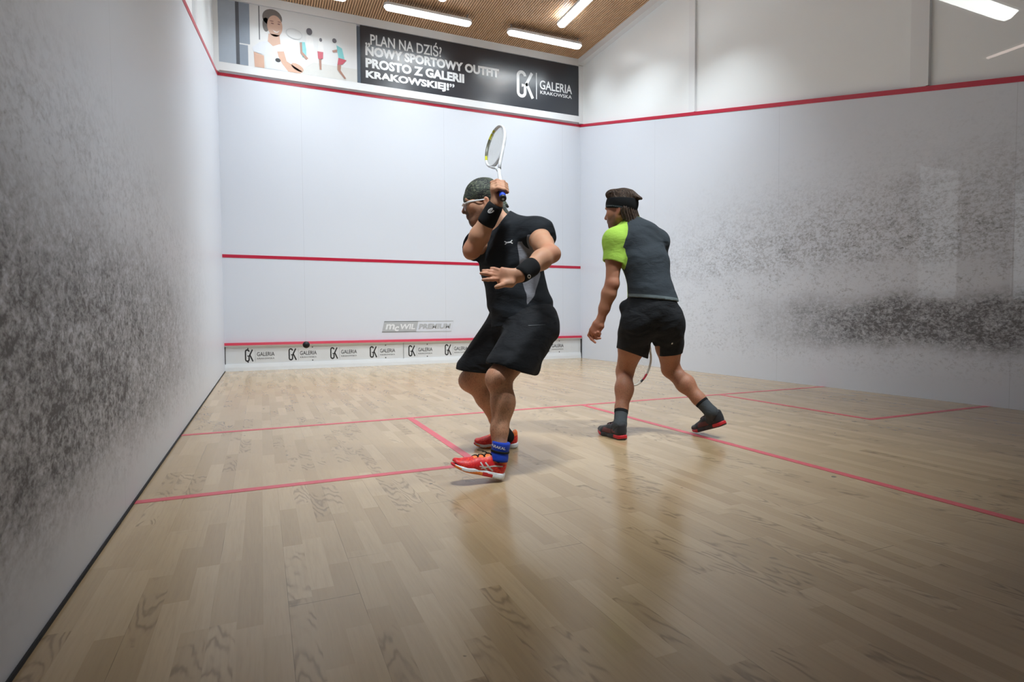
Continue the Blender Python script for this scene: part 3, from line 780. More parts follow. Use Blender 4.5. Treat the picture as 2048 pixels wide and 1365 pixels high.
# shoes ------------------------------------------------------------
def make_shoe(parent, heel, fwd, up, L, mats, side, style):
    """heel: point under the heel on the sole; fwd along the sole to the toe; up: sole normal. mats: upper, accent, sole, outsole, lace, stripe, lining"""
    f = unit(fwd); u = A3(up) - f * (A3(up) @ f); u = unit(u); l = np.cross(u, f)
    k = L / 0.29
    T = lambda x, y, z: A3(heel) + k * (x * f + y * l + z * u)
    fr = (f, l, u)
    # build in shoe space, then place
    def place(V): return A3(heel) + k * (V[:, :1] * f + V[:, 1:2] * l + V[:, 2:3] * u)
    F = Field((-.02, -.07, -.01), (.32, .07, .15), .0026)
    F.limb([(.040, 0, .052), (.10, 0, .055), (.150, 0, .045), (.205, .002, .030), (.257, .004, .022)], [(.036, .046), (.035, .046), (.038, .040), (.045, .030), (.036, .023)], (0, 1, 0), .03)
    F.econe((.045, 0, .05), (.030, 0, .092), (.034, .036), (.032, .026), (0, 1, 0), .02)
    F.econe((.10, 0, .07), (.085, 0, .115), (.024, .016), (.022, .010), (0, 1, 0), .02)      # tongue
    F.econe((.055, 0, .085), (.045, 0, .16), .030, .030, (0, 1, 0), .008, 'sub')                # opening
    F.cut((.2, 0, .020), (0, 0, -1))
    F.warp(lambda X, Y, Z: ridges(X, Y, Z, (1, 0, .4), 130, .0012, 3) * (X > .1) * (X < .22))
    V, Q = F.mesh(); V = relax(V, Q, 1)
    spring = lambda X: .020 * np.clip((X - .19) / .10, 0, 1.2) ** 2 + .008 * np.clip((.03 - X) / .04, 0, 1) ** 2
    bent = V.copy(); bent[:, 2] += spring(V[:, 0])
    C = V[Q].mean(1)
    fm = np.zeros(len(Q), dtype=int)
    lacez = (C[:, 0] > .085) & (C[:, 0] < .185) & (C[:, 2] > .058 - .10 * np.clip(C[:, 0] - .13, 0, 1)) & (np.abs(C[:, 1]) < .026)
    fm[lacez] = 1
    fm[(C[:, 0] < .10) & (C[:, 2] > .080) & (C[:, 0] > .012) & ((C[:, 0] - .055) ** 2 + C[:, 1] ** 2 < .030 ** 2)] = 2
    rim = (C[:, 2] > .076) & (C[:, 0] < .085) & (fm == 0); fm[rim] = 1 if style == 'red' else 0
    if style == 'dark':
        fm[(C[:, 0] > .10) & (C[:, 0] < .19) & (C[:, 2] > .030) & (C[:, 2] < .062)] = 1
        fm[(np.abs(C[:, 0] - .075 - .3 * (C[:, 2] - .05)) < .012) & (C[:, 2] > .042) & (C[:, 2] < .062)] = 3
    sh = skin_obj('shoe', place(bent), Q, [mats['upper'], mats['accent'], mats['lining'], mats['patch']], parent, fm)
    # sole
    G = Field((-.02, -.07, -.01), (.32, .07, .05), .0026)
    G.limb([(.036, 0, .014), (.11, .001, .014), (.205, .002, .014), (.250, .004, .014)], [(.039, .05), (.034, .05), (.0475, .05), (.036, .05)], (0, 1, 0), .03)
    G.cut((0, 0, .030), (0, 0, 1), .006); G.cut((.19, 0, .030), (.17, 0, 1), .012); G.cut((0, 0, .0), (0, 0, -1), .006)
    V2, Q2 = G.mesh(); V2 = relax(V2, Q2, 1); C2 = V2[Q2].mean(1); b2 = V2.copy(); b2[:, 2] += spring(V2[:, 0])
    wave = .012 + .007 * np.sin((C2[:, 0] - .05) * 26)
    fm2 = np.zeros(len(Q2), dtype=int)
    if style == 'red':
        fm2[(C2[:, 2] < wave) & (C2[:, 0] > .10)] = 1; fm2[(C2[:, 2] < wave) & (C2[:, 0] > .07) & (C2[:, 0] <= .125)] = 2; fm2[(C2[:, 0] > .235) & (C2[:, 2] < .012)] = 1; fm2[C2[:, 0] > .268] = 2
    else:
        fm2[(C2[:, 0] > .075) & (C2[:, 0] < .20)] = 1; fm2[(C2[:, 2] < .008)] = 1
        fm2[(C2[:, 0] > .20)] = 0
    so = skin_obj('sole', place(b2), Q2, [mats['sole'], mats['outsole'], mats['tip']], sh, fm2)
    bv = bvh_of(place(bent), Q)
    # laces: zigzag over the tongue and a bow with loose ends
    for i in range(5):
        x = .108 + .016 * i; pts = []
        for t in np.linspace(-1, 1, 9):
            o = T(x + .010 * t * (1 if i % 2 else -1), .024 * t, .14); h = bv.ray_cast(Vector(o), Vector(-u), .3)
            if h[0] is not None: pts.append(h[0] + Vector(u) * .0012)
        if len(pts) > 2: MB().tube(pts, .0036 * k, 6).build('lace', mats['lace'], sh, True)
    if style == 'red':
        for dy, dx in ((.006, .050), (-.012, .065)):
            q = [T(.098, 0, .096), T(.105, dy, .106), T(.098 + dx * .6, dy * 1.6, .116), T(.098 + dx, dy * 2.2, .112)]
            MB().tube(q, .0018 * k, 6).build('lace', mats['lace'], sh, True)
        MB().tube([T(.088, -.014, .098), T(.098, 0, .101), T(.092, .014, .099)], .006 * k, 8).build('lace_knot', mats['lace'], sh, True)
        # crossed side stripes on the outer side
        sgn = side
        O = T(.10, sgn * .06, .05); Xd = tuple(-sgn * f) if sgn < 0 else tuple(-f); Xd = tuple(f * (1 if sgn < 0 else -1)); m = 1 if sgn < 0 else -1
        def st(pts, w): return stroke([(m * (a - .10) * k, (b - .05) * k) for a, b in pts], w * k)
        stripes = join2(st([(.030, .066), (.075, .060), (.115, .046), (.140, .034)], .0065), st([(.125, .068), (.098, .046), (.075, .034)], .0075), st([(.150, .064), (.128, .042), (.105, .030)], .0075), st([(.150, .043), (.118, .046), (.090, .054)], .005))
        decal('side_stripes', stripes, O, Xd, u, bv, mats['stripe'], sh, .0012)
    return sh, T

def make_sock(parent, name, pts, rad, top, nrm, mat, grow=.0045, low=None):
    P = A3(pts); F = Field(P.min(0) - .08, P.max(0) + .08, .003)
    F.limb(pts, [r + grow for r in rad], UP, .02); F.cut(top, nrm, .002)
    if low is not None: F.cut(low[0], low[1], .002)
    V, Q = F.mesh(); return skin_obj(name, relax(V, Q, 1), Q, mat, parent)

# rackets ------------------------------------------------------------
def make_racket(label, butt, axis, lateral, frame_cols, grip_mat, frame_mats, grip_len=0.19):
    """squash racket 0.685 m long from the butt along axis; lateral lies in the plane of the strings"""
    a = unit(axis); e = A3(lateral) - a * (A3(lateral) @ a); e = unit(e); n = np.cross(a, e)
    P = lambda t, w, o=0.0: tuple(A3(butt) + t * a + w * e + o * n)
    r = empty('squash_racket', butt); tag(r, label, 'racket')
    L, cy, ry, rx = .685, .517, .160, .103
    N = 72; head = []
    for i in range(N):
        an = 2 * math.pi * i / N; yy_ = math.cos(an); xx_ = math.sin(an)
        nar = 1.0 - .16 * max(0, -yy_) ** 2
        head.append((cy + ry * yy_, rx * xx_ * nar))
    segs = {}
    for i in range(N): segs.setdefault(frame_cols(i / N), []).append(i)
    b = MB(); b.tube([P(*h) for h in head], .0068, 8, 0, True, 1.45, tuple(n))
    fm = []
    for i in range(N): fm += [frame_cols(i / N)] * 8
    mesh_obj('frame', b.v, b.f, frame_mats, r, True, fm)
    b = MB()
    for q in (-1, 1):
        pts = [P(.275, q * .008), P(.315, q * .018), P(.350, q * .040), P(.385, q * .060), P(.425, q * .078)]
        b.tube(pts, [.0075, .0072, .007, .0068, .0066], 8, 0, False, 1.3, tuple(n))
    b.tube([P(.12, 0), P(.18, 0), P(.24, 0), P(.285, 0)], [.0125, .0110, .0095, .0105], 10, 0)
    b.build('shaft', frame_mats[0], r, True)
    b = MB()
    for i in range(-8, 9):
        w = i * .0115
        if abs(w) < rx - .006:
            hh = ry * math.sqrt(1 - (w / rx) ** 2); b.tube([P(cy - hh * .97, w * .95), P(cy + hh, w)], .0007, 4)
    for i in range(-12, 13):
        y = i * .0122
        if abs(y) < ry - .006:
            ww = rx * math.sqrt(1 - (y / ry) ** 2) * (1.0 - .16 * max(0, -y / ry) ** 2); b.tube([P(cy + y, -ww), P(cy + y, ww)], .0007, 4)
    b.build('strings', m_string, r)
    b = MB(); m_ = 24
    b.tube([P(.004 + grip_len * i / m_, 0) for i in range(m_ + 1)], [.0162 + (.0010 if i % 2 else 0) for i in range(m_ + 1)], 12); b.build('grip', grip_mat, r, True)
    b = MB().tube([P(-.004, 0), P(.0, 0), P(.010, 0), P(.012, 0)], [.014, .0182, .0182, .0165], 12); b.build('butt_cap', m_black, r, True)
    b = MB().tube([P(-.0055, 0), P(-.0035, 0)], .006, 10); b.build('cap_emblem', m_alu, r)
    return r

m_eye = plain('eye_white', (0.75, 0.73, 0.70), 0.2); m_iris = plain('eye_iris', (0.05, 0.03, 0.02), 0.15)
m_string = plain('pale_strings', (0.70, 0.72, 0.70), 0.4)

# ------------------------------------------------------------------ the player in black, racket raised, near mid court
RT, AW, UP = A3((0.9175, -0.3976, -0.0068)), A3((0.3973, 0.9177, 0.0000)), A3((0, 0, 1))
def off(p, r=0, a=0, u=0): return tuple(A3(p) + r * RT + a * AW + u * UP)

m_skin1 = skin_material('skin_tanned', (0.52, 0.285, 0.175), (0.52, 0.19, 0.105), (0.045, 0.028, 0.022))
m_skin2 = skin_material('skin_deep_tan', (0.40, 0.185, 0.105), (0.40, 0.13, 0.085), (0.06, 0.035, 0.028))
m_blk = cloth_material('black_jersey', (0.006, 0.008, 0.011), (0.014, 0.017, 0.022))
m_blk2 = cloth_material('black_shorts_cloth', (0.006, 0.0065, 0.008), (0.013, 0.014, 0.017), fold=0.5)
m_gry = cloth_material('grey_mesh_cloth', (0.17, 0.17, 0.19), (0.26, 0.26, 0.28), 160)
m_band = cloth_material('black_terry', (0.005, 0.0055, 0.006), (0.013, 0.0135, 0.015), 160, 0.95, 0.0, 0.1)
m_print = plain('pale_print', (0.72, 0.72, 0.72), 0.5)

def person_one():
    root = empty('person', (1.75, 2.62, 0.0))
    tag(root, 'person in black shirt and shorts with a patterned bandana, raising a racket in bent-kneed stance', 'person')
    hipL, hipR = (1.8895, 2.5047, 0.7642), (1.8513, 2.7177, 0.7683)
    knL, anL = (1.6335, 2.3641, 0.5009), (1.6047, 2.3008, 0.1353)
    knR, anR = (1.6747, 2.8891, 0.4436), (1.9123, 2.9338, 0.0746)
    pel, waist, chest, upper, neckb = (1.8704, 2.6068, 0.7913), (1.8481, 2.6228, 0.9364), (1.8188, 2.6433, 1.1178), (1.8068, 2.6485, 1.2426), (1.7781, 2.6648, 1.3319)
    shL, shR = (1.8939, 2.4584, 1.2492), (1.7485, 2.8061, 1.2769)
    elL, wrL = (1.8424, 2.2134, 1.1211), (1.6518, 2.1275, 1.0102)
    elR, wrR = (1.5735, 2.5829, 1.1732), (1.6562, 2.4422, 1.3956)
    lat = unit(A3(shL) - A3(shR)); lat = unit((lat[0], lat[1], 0)); fwd = unit(np.cross(UP, lat)) * -1
    if fwd @ AW > 0: fwd = -fwd
    plat = unit(A3(hipL) - A3(hipR))
    hc = (1.6716, 2.6945, 1.4566)
    fr = head_frame((-0.9353, 0.2962, -0.1935)); hs = 0.98
    def torso(F, o=0.0, k=0.03):
        F.ball(pel, (.172 + o, .138 + o, .125 + o), (plat, unit(np.cross(UP, plat)), UP), k)
        F.econe(off(pel, 0, 0, .03), waist, (.168 + o, .140 + o), (.163 + o, .140 + o), lat, k)
        F.econe(waist, chest, (.163 + o, .140 + o), (.175 + o, .132 + o), lat, k)
        F.econe(chest, upper, (.175 + o, .132 + o), (.165 + o, .105 + o), lat, k)
        F.econe(upper, off(neckb, 0, 0, -.02), (.150 + o, .095 + o), (.075 + o, .070 + o), lat, .05)
        F.ball(shL, .071 + o, None, .05); F.ball(shR, .071 + o, None, .05)
        F.econe(off(neckb, 0, 0, -.005), shL, .052 + o, .056 + o, UP, .05); F.econe(off(neckb, 0, 0, -.005), shR, .052 + o, .056 + o, UP, .05)
        F.ball(off(chest, -.03, -.02, .05) , (.13 + o, .085 + o, .08 + o), (lat, fwd, UP), .05)
    # ---- body
    F = Field((1.2150, 2.0141, 0.0714), (2.5459, 3.0930, 1.7692), .0036) if False else Field((0.98, 1.72, -0.01), (2.32, 3.34, 1.66), .0038)
    torso(F)
    bL = unit((0.9866, -0.1631, -0.0066)); bR = unit((0.7114, -0.6374, 0.2959))
    # near leg
    thM = lerp3(hipL, knL, .5)
    F.limb([hipL, tuple(A3(thM) + .0 * bL), knL], [.105, .088, .061], UP, .03)
    F.ball(tuple(A3(knL) - .020 * bL + .0 * UP), (.048, .047, .058), None, .03)
    cf = lerp3(knL, anL, .32)
    F.limb([knL, tuple(A3(cf) + .016 * bL), lerp3(knL, anL, .68), anL], [.056, .055, .041, .036], UP, .03)
    F.ball(tuple(A3(cf) + .024 * bL), (.041, .041, .085), None, .04)
    F.limb([anL, off(anL, -.02, .004, -.045), off(anL, -.09, -.015, -.052)], [.035, .025, .016], UP, .02)
    # far leg
    F.limb([hipR, lerp3(hipR, knR, .5), knR], [.105, .092, .070], UP, .03)
    F.ball(tuple(A3(knR) - .030 * bR), .055, None, .03)
    cf = lerp3(knR, anR, .32)
    F.limb([knR, tuple(A3(cf) + .014 * bR), lerp3(knR, anR, .70), anR], [.059, .056, .041, .036], UP, .03)
    F.ball(tuple(A3(cf) + .022 * bR), .046, None, .04)
    F.limb([anR, off(anR, -.015, .02, -.03), off(anR, -.10, .035, -.036)], [.035, .025, .016], UP, .02)
    # arms
    F.limb([shL, lerp3(shL, elL, .5), elL], [.062, .050, .043], UP, .03)
    F.ball(off(elL, .020, 0, -.002), .036, None, .02)
    F.limb([elL, lerp3(elL, wrL, .30), lerp3(elL, wrL, .7), wrL], [.043, .048, .038, .031], UP, .02)
    F.limb([shR, lerp3(shR, elR, .5), elR], [.064, .054, .046], UP, .03)
    F.ball(off(elR, -.013, -.004, -.022), .033, None, .02)
    F.limb([elR, lerp3(elR, wrR, .30), lerp3(elR, wrR, .7), wrR], [.045, .051, .041, .033], UP, .02)
    # neck and head
    F.econe(neckb, tuple(A3(hc) - .03 * A3(fr[0]) - .04 * UP), .066, .062, UP, .03)
    H = head_prims(F, hc, fr, hs)
    # open left hand, palm to the camera, thumb down
    F.econe(wrL, (1.5941, 2.1409, 0.9936), (.030, .020), (.040, .017), UP, .02)
    F.econe((1.5984, 2.1390, 0.9936), (1.5542, 2.1532, 1.0051), (.038, .016), (.041, .0125), UP, .02)
    F.econe((1.5973, 2.1253, 0.9673), (1.5645, 2.1306, 0.9648), .018, .016, UP, .018)
    for pts, r in (([(1.5629, 2.1557, 1.0228), (1.5420, 2.1596, 1.0306), (1.5283, 2.1624, 1.0351), (1.5167, 2.1676, 1.0386)], .0085),
                   ([(1.5530, 2.1562, 1.0133), (1.5201, 2.1610, 1.0198), (1.4969, 2.1647, 1.0241), (1.4779, 2.1730, 1.0265)], .0092),
                   ([(1.5478, 2.1559, 1.0028), (1.5126, 2.1548, 1.0054), (1.4867, 2.1576, 1.0107), (1.4650, 2.1649, 1.0130)], .0095),
                   ([(1.5496, 2.1545, 0.9889), (1.5167, 2.1468, 0.9855), (1.4920, 2.1465, 0.9838), (1.4699, 2.1527, 0.9826)], .0095),
                   ([(1.5742, 2.1298, 0.9672), (1.5481, 2.1210, 0.9571), (1.5320, 2.1180, 0.9521), (1.5199, 2.1187, 0.9486)], .0112)):
        F.limb(pts, [r * 1.08, r * 1.05, r * .95, r * .78], UP, .006)
    # right hand closed round the grip
    butt = A3((1.6621, 2.3693, 1.4063)); ax = unit(A3((1.8011, 2.8430, 1.8983)) - butt)
    def G(t, r=0, a=0, u=0): return tuple(butt + t * ax + r * RT + a * AW + u * UP)
    F.econe(wrR, G(.085, -.036, .0, .0), (.031, .024), (.040, .020), (0.2384, 0.5506, 0.8000), .02)
    F.econe(G(.10, -.036, .0, .0), G(.085, -.020, .028, -.004), (.038, .018), (.030, .016), (0.2384, 0.5506, 0.8000), .02)
    for t, r in ((.062, .0095), (.084, .0105), (.106, .0108), (.130, .0105)):
        e = (t - .096) * .15
        F.limb([G(t, -.046, -.006, .006), G(t, -.018, -.029, .010), G(t, .012, -.025, .004), G(t, .026, -.004, -.002), G(t + .002, .020, .014, -.002)], [r * 1.15, r * 1.1, r * 1.02, r * .95, r * .85], UP, .007)
    F.limb([G(.07, -.030, .022, 0), G(.105, -.014, .030, .004), G(.130, .006, .028, .006), G(.146, .016, .018, .008)], [.014, .0135, .0115, .010], UP, .008)
    V, Q = F.mesh(); V = relax(V, Q, 1)
    Hp = lambda x, y, z: A3(H(x, y, z))
    loc = (V - A3(hc)); hx, hy, hz = loc @ A3(fr[0]), loc @ A3(fr[1]), loc @ A3(fr[2])
    beard = np.clip((.02 - hz) / .03, 0, 1) * np.clip((hx + .005) / .02, 0, 1) * (np.linalg.norm(loc, axis=1) < .19) * np.clip((-.035 - hz + .25 * np.clip(.05 - hx, 0, 1)) / .03, 0.0, 1)
    stub = beard * .65 + 1.5 * blob(V, Hp(.100, 0, -.060), .036) + .9 * blob(V, Hp(.085, 0, -.112), .035) + .4 * blob(V, Hp(.098, 0, -.095), .02)
    stub += .9 * sum(blob(V, Hp(.094, q * .028, .022), .016) for q in (-1, 1))
    ruddy = blob(V, elR, .075) + blob(V, elL, .07) + .5 * blob(V, knL, .09) + .5 * blob(V, knR, .09) + .7 * blob(V, Hp(-.012, .08, -.01), .04) + .6 * blob(V, Hp(.12, 0, -.04), .025)
    ruddy = np.clip(ruddy + .5 * blob(V, (1.5206, 2.1624, 1.0073), .10), 0, 1)
    legs = np.clip((.62 - V[:, 2]) / .1, 0, 1)
    lips = blob(V, Hp(.10, 0, -.077), .018)
    skin_obj('body', V, Q, m_skin1, root, None, {'ruddy': ruddy, 'stubble': np.clip(stub, 0, 1), 'leghair': legs, 'lips': lips})
    eyes(H, fr, root, hs)
    # ---- shirt
    F = Field((1.10, 1.90, 0.60), (2.16, 3.20, 1.46), .0045)
    seL = lerp3(shL, elL, .62); seR = lerp3(shR, elR, .60)
    dL, dR = unit(A3(elL) - A3(shL)), unit(A3(elR) - A3(shR))
    F.econe(shL, lerp3(shL, elL, .75), .082, .080, UP, .03); F.econe(shR, lerp3(shR, elR, .72), .082, .080, UP, .03)
    F.ball((1.6097, 2.6766, 1.1796), .077, None, .03)
    F.econe(lerp3(shL, elL, .45), tuple(A3(elL) + .1 * dL), .070, .070, UP, .004, 'sub')
    F.econe(lerp3(shR, elR, .45), tuple(A3(elR) + .1 * dR), .071, .071, UP, .004, 'sub')
    b = A3(seL); F.cut(b, dL, .004); b = A3(seR); F.cut(b, dR, .004)
    torso(F, .013)
    F.econe(off(pel, 0, 0, .06), off(pel, .004, 0, -.03), (.186, .156), (.190, .160), plat, .03)
    F.warp(lambda X, Y, Z: ridges(X, Y, Z, (0.3, -0.2, 1.0), 34, .007, 5) + ridges(X, Y, Z, (-0.5, 0.3, 0.8), 55, .004, 8))
    F.econe(off(neckb, -.022, -.022, -.005), off(neckb, -.06, -.03, .12), .082, .090, UP, .006, 'sub')
    F.cut(off(pel, 0, 0, -.012), (0.1448, -0.0627, -0.9875), .003)
    V, Q = F.mesh(); V = relax(V, Q, 1); C = V
    tt = np.clip((C[:, 2] - waist[2]) / (chest[2] - waist[2]), 0, 1)[:, None]; cx = A3(waist) * (1 - tt) + A3(chest) * tt; rel = (C - cx)
    la = rel @ lat; fo = rel @ fwd; z = C[:, 2]; za, zb = waist[2] - .06, shL[2] - .04
    mid = waist[2] + .10
    wid = np.where(z > mid, .056, .056 * np.clip((z - za) / (mid - za), -1, 1))
    pan = wid - np.abs(fo - .040 - .36 * np.clip(mid - z, 0, .2))
    for q in (zb - z, z - za, np.abs(la) - .08, np.linalg.norm(C - A3(shL), axis=1) - .100, np.linalg.norm(C - A3(shR), axis=1) - .100): pan = np.minimum(pan, q)
    ua = np.minimum(np.minimum(.095 - np.linalg.norm(C - A3(lerp3(shL, elL, .45)), axis=1), -(C - A3(shL)) @ RT - .01), shL[2] - .01 - z)
    m_jersey = panel_material('black_jersey', ((0.006, 0.008, 0.011), (0.015, 0.018, 0.023)), ((0.15, 0.15, 0.17), (0.24, 0.24, 0.26)))
    shirt = skin_obj('shirt', V, Q, m_jersey, root, None, {'panel_0': np.maximum(pan, ua)})
    bs = bvh_of(V, Q)
    lg = join2(stroke([(-.020, .009), (-.010, .001), (.010, .001), (.020, .009)], .0055), stroke([(-.020, -.009), (-.010, -.001), (.010, -.001), (.020, -.009)], .0055))
    decal('chest_emblem', lg, (1.7431, 2.4892, 1.2077), (0.9496, -0.2979, 0.0974), (-0.0912, 0.0395, 0.9950), bs, m_print, shirt, .002)
    # ---- shorts
    F = Field((1.10, 1.90, 0.36), (2.25, 3.30, 0.96), .0045)
    F.ball(pel, (.184, .152, .132), (plat, unit(np.cross(UP, plat)), UP), .03)
    F.ball(off(pel, .055, .02, -.035), (.135, .15, .115), None, .04)
    F.econe(off(pel, 0, 0, .0), off(waist, 0, 0, -.03), (.176, .148), (.170, .145), plat, .03)
    hemL, hemR = (1.6923, 2.3788, 0.5454), (1.6770, 2.8415, 0.5008)
    F.econe(off(hipL, .01, 0, .0), hemL, (.134, .134), (.124, .118), RT, .05)
    F.econe(off(hipR, 0, 0, .0), hemR, (.134, .136), (.114, .114), RT, .05)
    F.econe((1.7929, 2.4641, 0.6250), (1.8249, 2.4025, 0.5302), .060, .040, RT, .05)
    F.warp(lambda X, Y, Z: ridges(X, Y, Z, (0.25, 0.2, 1.0), 40, .011, 11) + ridges(X, Y, Z, (0.8, 0.2, 0.5), 60, .006, 4))
    nL, nR = unit((-0.2685, 0.0112, -0.9632)), unit((-0.0914, 0.0396, -0.9950))
    lo = A3(hemL) - (.30, .30, .20); hi = A3(hemL) + (.30, .19, .03)
    dl = unit(A3(hemL) - A3(hipL)); dr = unit(A3(hemR) - A3(hipR))
    F.econe(lerp3(hipL, hemL, .62), tuple(A3(hemL) + .08 * dl), (.094, .090), (.113, .100), RT, .004, 'sub')
    F.econe(lerp3(hipR, hemR, .62), tuple(A3(hemR) + .08 * dr), (.088, .086), (.092, .090), RT, .004, 'sub')
    F.econe((1.8078, 2.4216, 0.5478), (1.8270, 2.3891, 0.4945), .030, .032, RT, .004, 'sub')
    # each leg has its own hem
    X, Y, Z = F.grid((slice(None),) * 3)
    dep = (X - .536) * AW[0] + (Y + .332) * AW[1]
    cl = (X - hemL[0]) * nL[0] + (Y - hemL[1]) * nL[1] + (Z - hemL[2]) * nL[2]; cr = (X - hemR[0]) * nR[0] + (Y - hemR[1]) * nR[1] + (Z - hemR[2]) * nR[2]
    F.d = smax(F.d, np.where(dep < 3.20, cl, cr).astype(np.float32), .003)
    F.cut(off(waist, 0, 0, -.03), (0, 0, 1), .003)
    V, Q = F.mesh(); V = relax(V, Q, 1)
    so = skin_obj('shorts', V, Q, m_blk2, root); bq = bvh_of(V, Q)
    decal('pocket_edge', stroke([(-.045, -.002), (.045, .002)], .003), (1.8068, 2.2790, 0.7698), (0.9175, -0.3976, -0.0068), (0, 0, 1), bq, plain('dark_seam', (0.03, 0.035, 0.04), 0.6), so, .002)
    decal('label_tag', poly2([(-.007, -.005), (.007, -.005), (.007, .005), (-.007, .005)]), (1.7966, 2.2858, 0.8251), (0.9175, -0.3976, -0.0068), (0, 0, 1), bs, plain('pale_tag', (0.62, 0.66, 0.50), 0.6), shirt, .002)
    # ---- wristbands
    def wristband(a, b, ra, rb):
        a, b = A3(a), A3(b); n = 9; ts = np.linspace(0, 1, n)
        rr = [(ra + (rb - ra) * t) * (1 - .10 * abs(2 * t - 1) ** 6) for t in ts]
        bb = MB().tube([tuple(a + (b - a) * t) for t in ts], rr, 28); o = bb.build('wristband', m_band, root, True)
        return o, BVHTree.FromPolygons([Vector(v) for v in bb.v], bb.f)
    w1, bv = wristband(lerp3(elR, wrR, .56), lerp3(elR, wrR, .99), .0500, .0420)
    ring = join2(stroke(ell2(0, 0, .0155, .0085, 20, 40, 330, 8), .0065), stroke([(-.010, -.004), (.0, .001), (.008, .002)], .004))
    decal('band_emblem', ring, (1.6166, 2.4194, 1.3534), (0.8916, -0.3863, 0.2363), (-0.2222, 0.0963, 0.9702), bv, m_print, w1)
    w2, bv = wristband(lerp3(elL, wrL, .60), lerp3(elL, wrL, 1.06), .0475, .0410)
    decal('band_emblem', join2(stroke(ell2(0, 0, .0065, .007, 18), .0045, True)), (1.6719, 2.0856, 0.9985), (0.9175, -0.3976, -0.0068), (0, 0, 1), bv, m_print, w2)
    # ---- bandana
    F = Field(A3(hc) - (.2, .2, .1), A3(hc) + (.2, .2, .2), .0035)
    f, l, u = map(A3, fr)
    F.ball(H(-.014, 0, .030), (.1065 * hs, .0835 * hs, .098 * hs), fr, 0)
    F.ball(H(.072, 0, .020), (.030, .050, .030), fr, .02)
    F.ball(H(-.080, 0, .0), (.035, .045, .05), fr, .03)
    F.warp(lambda X, Y, Z: ridges(X, Y, Z, f * .25 + u, 95, .004, 21))
    F.cut(H(.09, 0, .004), tuple(-.975 * u + .20 * f), .003)
    V, Q = F.mesh(); V = relax(V, Q, 1)
    M = Mat('patterned_bandana'); P = M.obj(); nn = M.noise(M.scale(P, (1.0, 1.0, 3.2)), 26.0, 4, 0.6, 1.5); n2 = M.noise(M.scale(P, (1.0, 1.0, 4.0)), 60.0, 2, 0.5, 2.0)
    c = M.mix(nn.step(0.46, 0.56), (0.006, 0.008, 0.009), (0.045, 0.058, 0.036)); c = M.mix(n2.step(0.60, 0.66), c, (0.30, 0.31, 0.20)); M.set(color=c, rough=0.7)
    bd = skin_obj('bandana', V, Q, M.m, root)
    b = MB()
    b.tube([H(-.10, .0, -.005), (1.7740, 2.6383, 1.4345), (1.7756, 2.6143, 1.4003), (1.7838, 2.5989, 1.3765), (1.7907, 2.5947, 1.3491)], [.018, .014, .012, .014, .011], 10, 0, False, .45, tuple(AW))
    b.tube([H(-.10, -.01, .0), (1.7832, 2.6459, 1.4502), (1.7955, 2.6397, 1.4280), (1.8054, 2.6350, 1.4196)], [.016, .011, .011, .005], 10, 0, False, .45, tuple(AW))
    b.build('bandana_tail', M.m, bd, True)
    # ---- glasses
    m_gl = plain('white_glasses_frame', (0.80, 0.80, 0.80), 0.3)
    HG = lambda x, y, z: H(x, y, z - .014)
    gl = empty('glasses', HG(.10, 0, 0)); attach(gl, root)
    for q in (-1, 1):
        b = MB(); b.tube([HG(-.010, q * .081, .004), HG(.03, q * .078, .006), HG(.070, q * .064, .010), HG(.096, q * .054, .006)], [.0030, .0045, .0058, .0062], 10, 0, False, .55, tuple(fr[1])); b.build('temple', m_gl, gl, True)
    b = MB(); b.tube([HG(.096, -.054, .006), HG(.107, -.032, .012), HG(.113, 0, .008), HG(.107, .032, .012), HG(.096, .054, .006)], .0045, 8); b.build('brow_bar', m_gl, gl, True)
    Mg = Mat('tinted_lens'); Mg.set(color=(0.50, 0.42, 0.44), rough=0.05); Mg.b.inputs['Alpha'].default_value = 0.45
    for q in (-1, 1):
        b = MB(); o = [HG(.109, q * .010, .008), HG(.107, q * .030, .010), HG(.096, q * .053, .005), HG(.094, q * .052, -.012), HG(.104, q * .034, -.030), HG(.109, q * .015, -.022)]
        b.prism(o, tuple(.0018 * f)); b.build('lens', Mg.m, gl)
    # ---- ankle brace, socks
    b = MB(); T0, T1 = A3((1.6139, 2.2961, 0.1953)), A3((1.5983, 2.2989, 0.1039)); ts = np.linspace(0, 1, 12)
    b.tube([tuple(T0 + (T1 - T0) * t) for t in ts], [.0440 + .0015 * math.sin(9 * t) + .002 * t for t in ts], 28)
    m_blue = cloth_material('blue_brace', (0.006, 0.035, 0.36), (0.012, 0.06, 0.50), 150, 0.8, 0.1, 0.1)
    br = b.build('ankle_brace', m_blue, root, True); bb = BVHTree.FromPolygons([Vector(v) for v in b.v], b.f)
    b = MB(); c0 = T0 + (T1 - T0) * .50; dd = unit(T1 - T0); b.tube([tuple(c0 - dd * .005 + .0 * RT), tuple(c0), tuple(c0 + dd * .005)], [.0462, .0474, .0462], 28); b.build('brace_strap', m_band, br, True)
    v, f_ = fit(text_flat('KARAKAL', .02, .0004), -.052, -.006, .032, .0075); decal('brace_lettering', (v, f_), (1.5855, 2.2562, 0.1751), (0.8948, -0.3877, -0.2212), (0.1974, -0.0855, 0.9766), bb, m_print, br)
    make_sock(root, 'sock', [lerp3(knR, anR, .70), anR, off(anR, -.015, .02, -.03), off(anR, -.06, .03, -.036)], [.042, .0355, .025, .015], lerp3(knR, anR, .86), unit(A3(knR) - A3(anR)), m_band)
    make_sock(root, 'sock', [lerp3(knL, anL, .80), anL, off(anL, -.015, .004, -.04), off(anL, -.06, -.01, -.05)], [.040, .0355, .025, .015], tuple(T1 + .004 * dd), -dd, m_band, .004)
    # ---- shoes
    def pm(n, c, r=0.5): return plain(n, c, r, var=0.15, nscale=60)
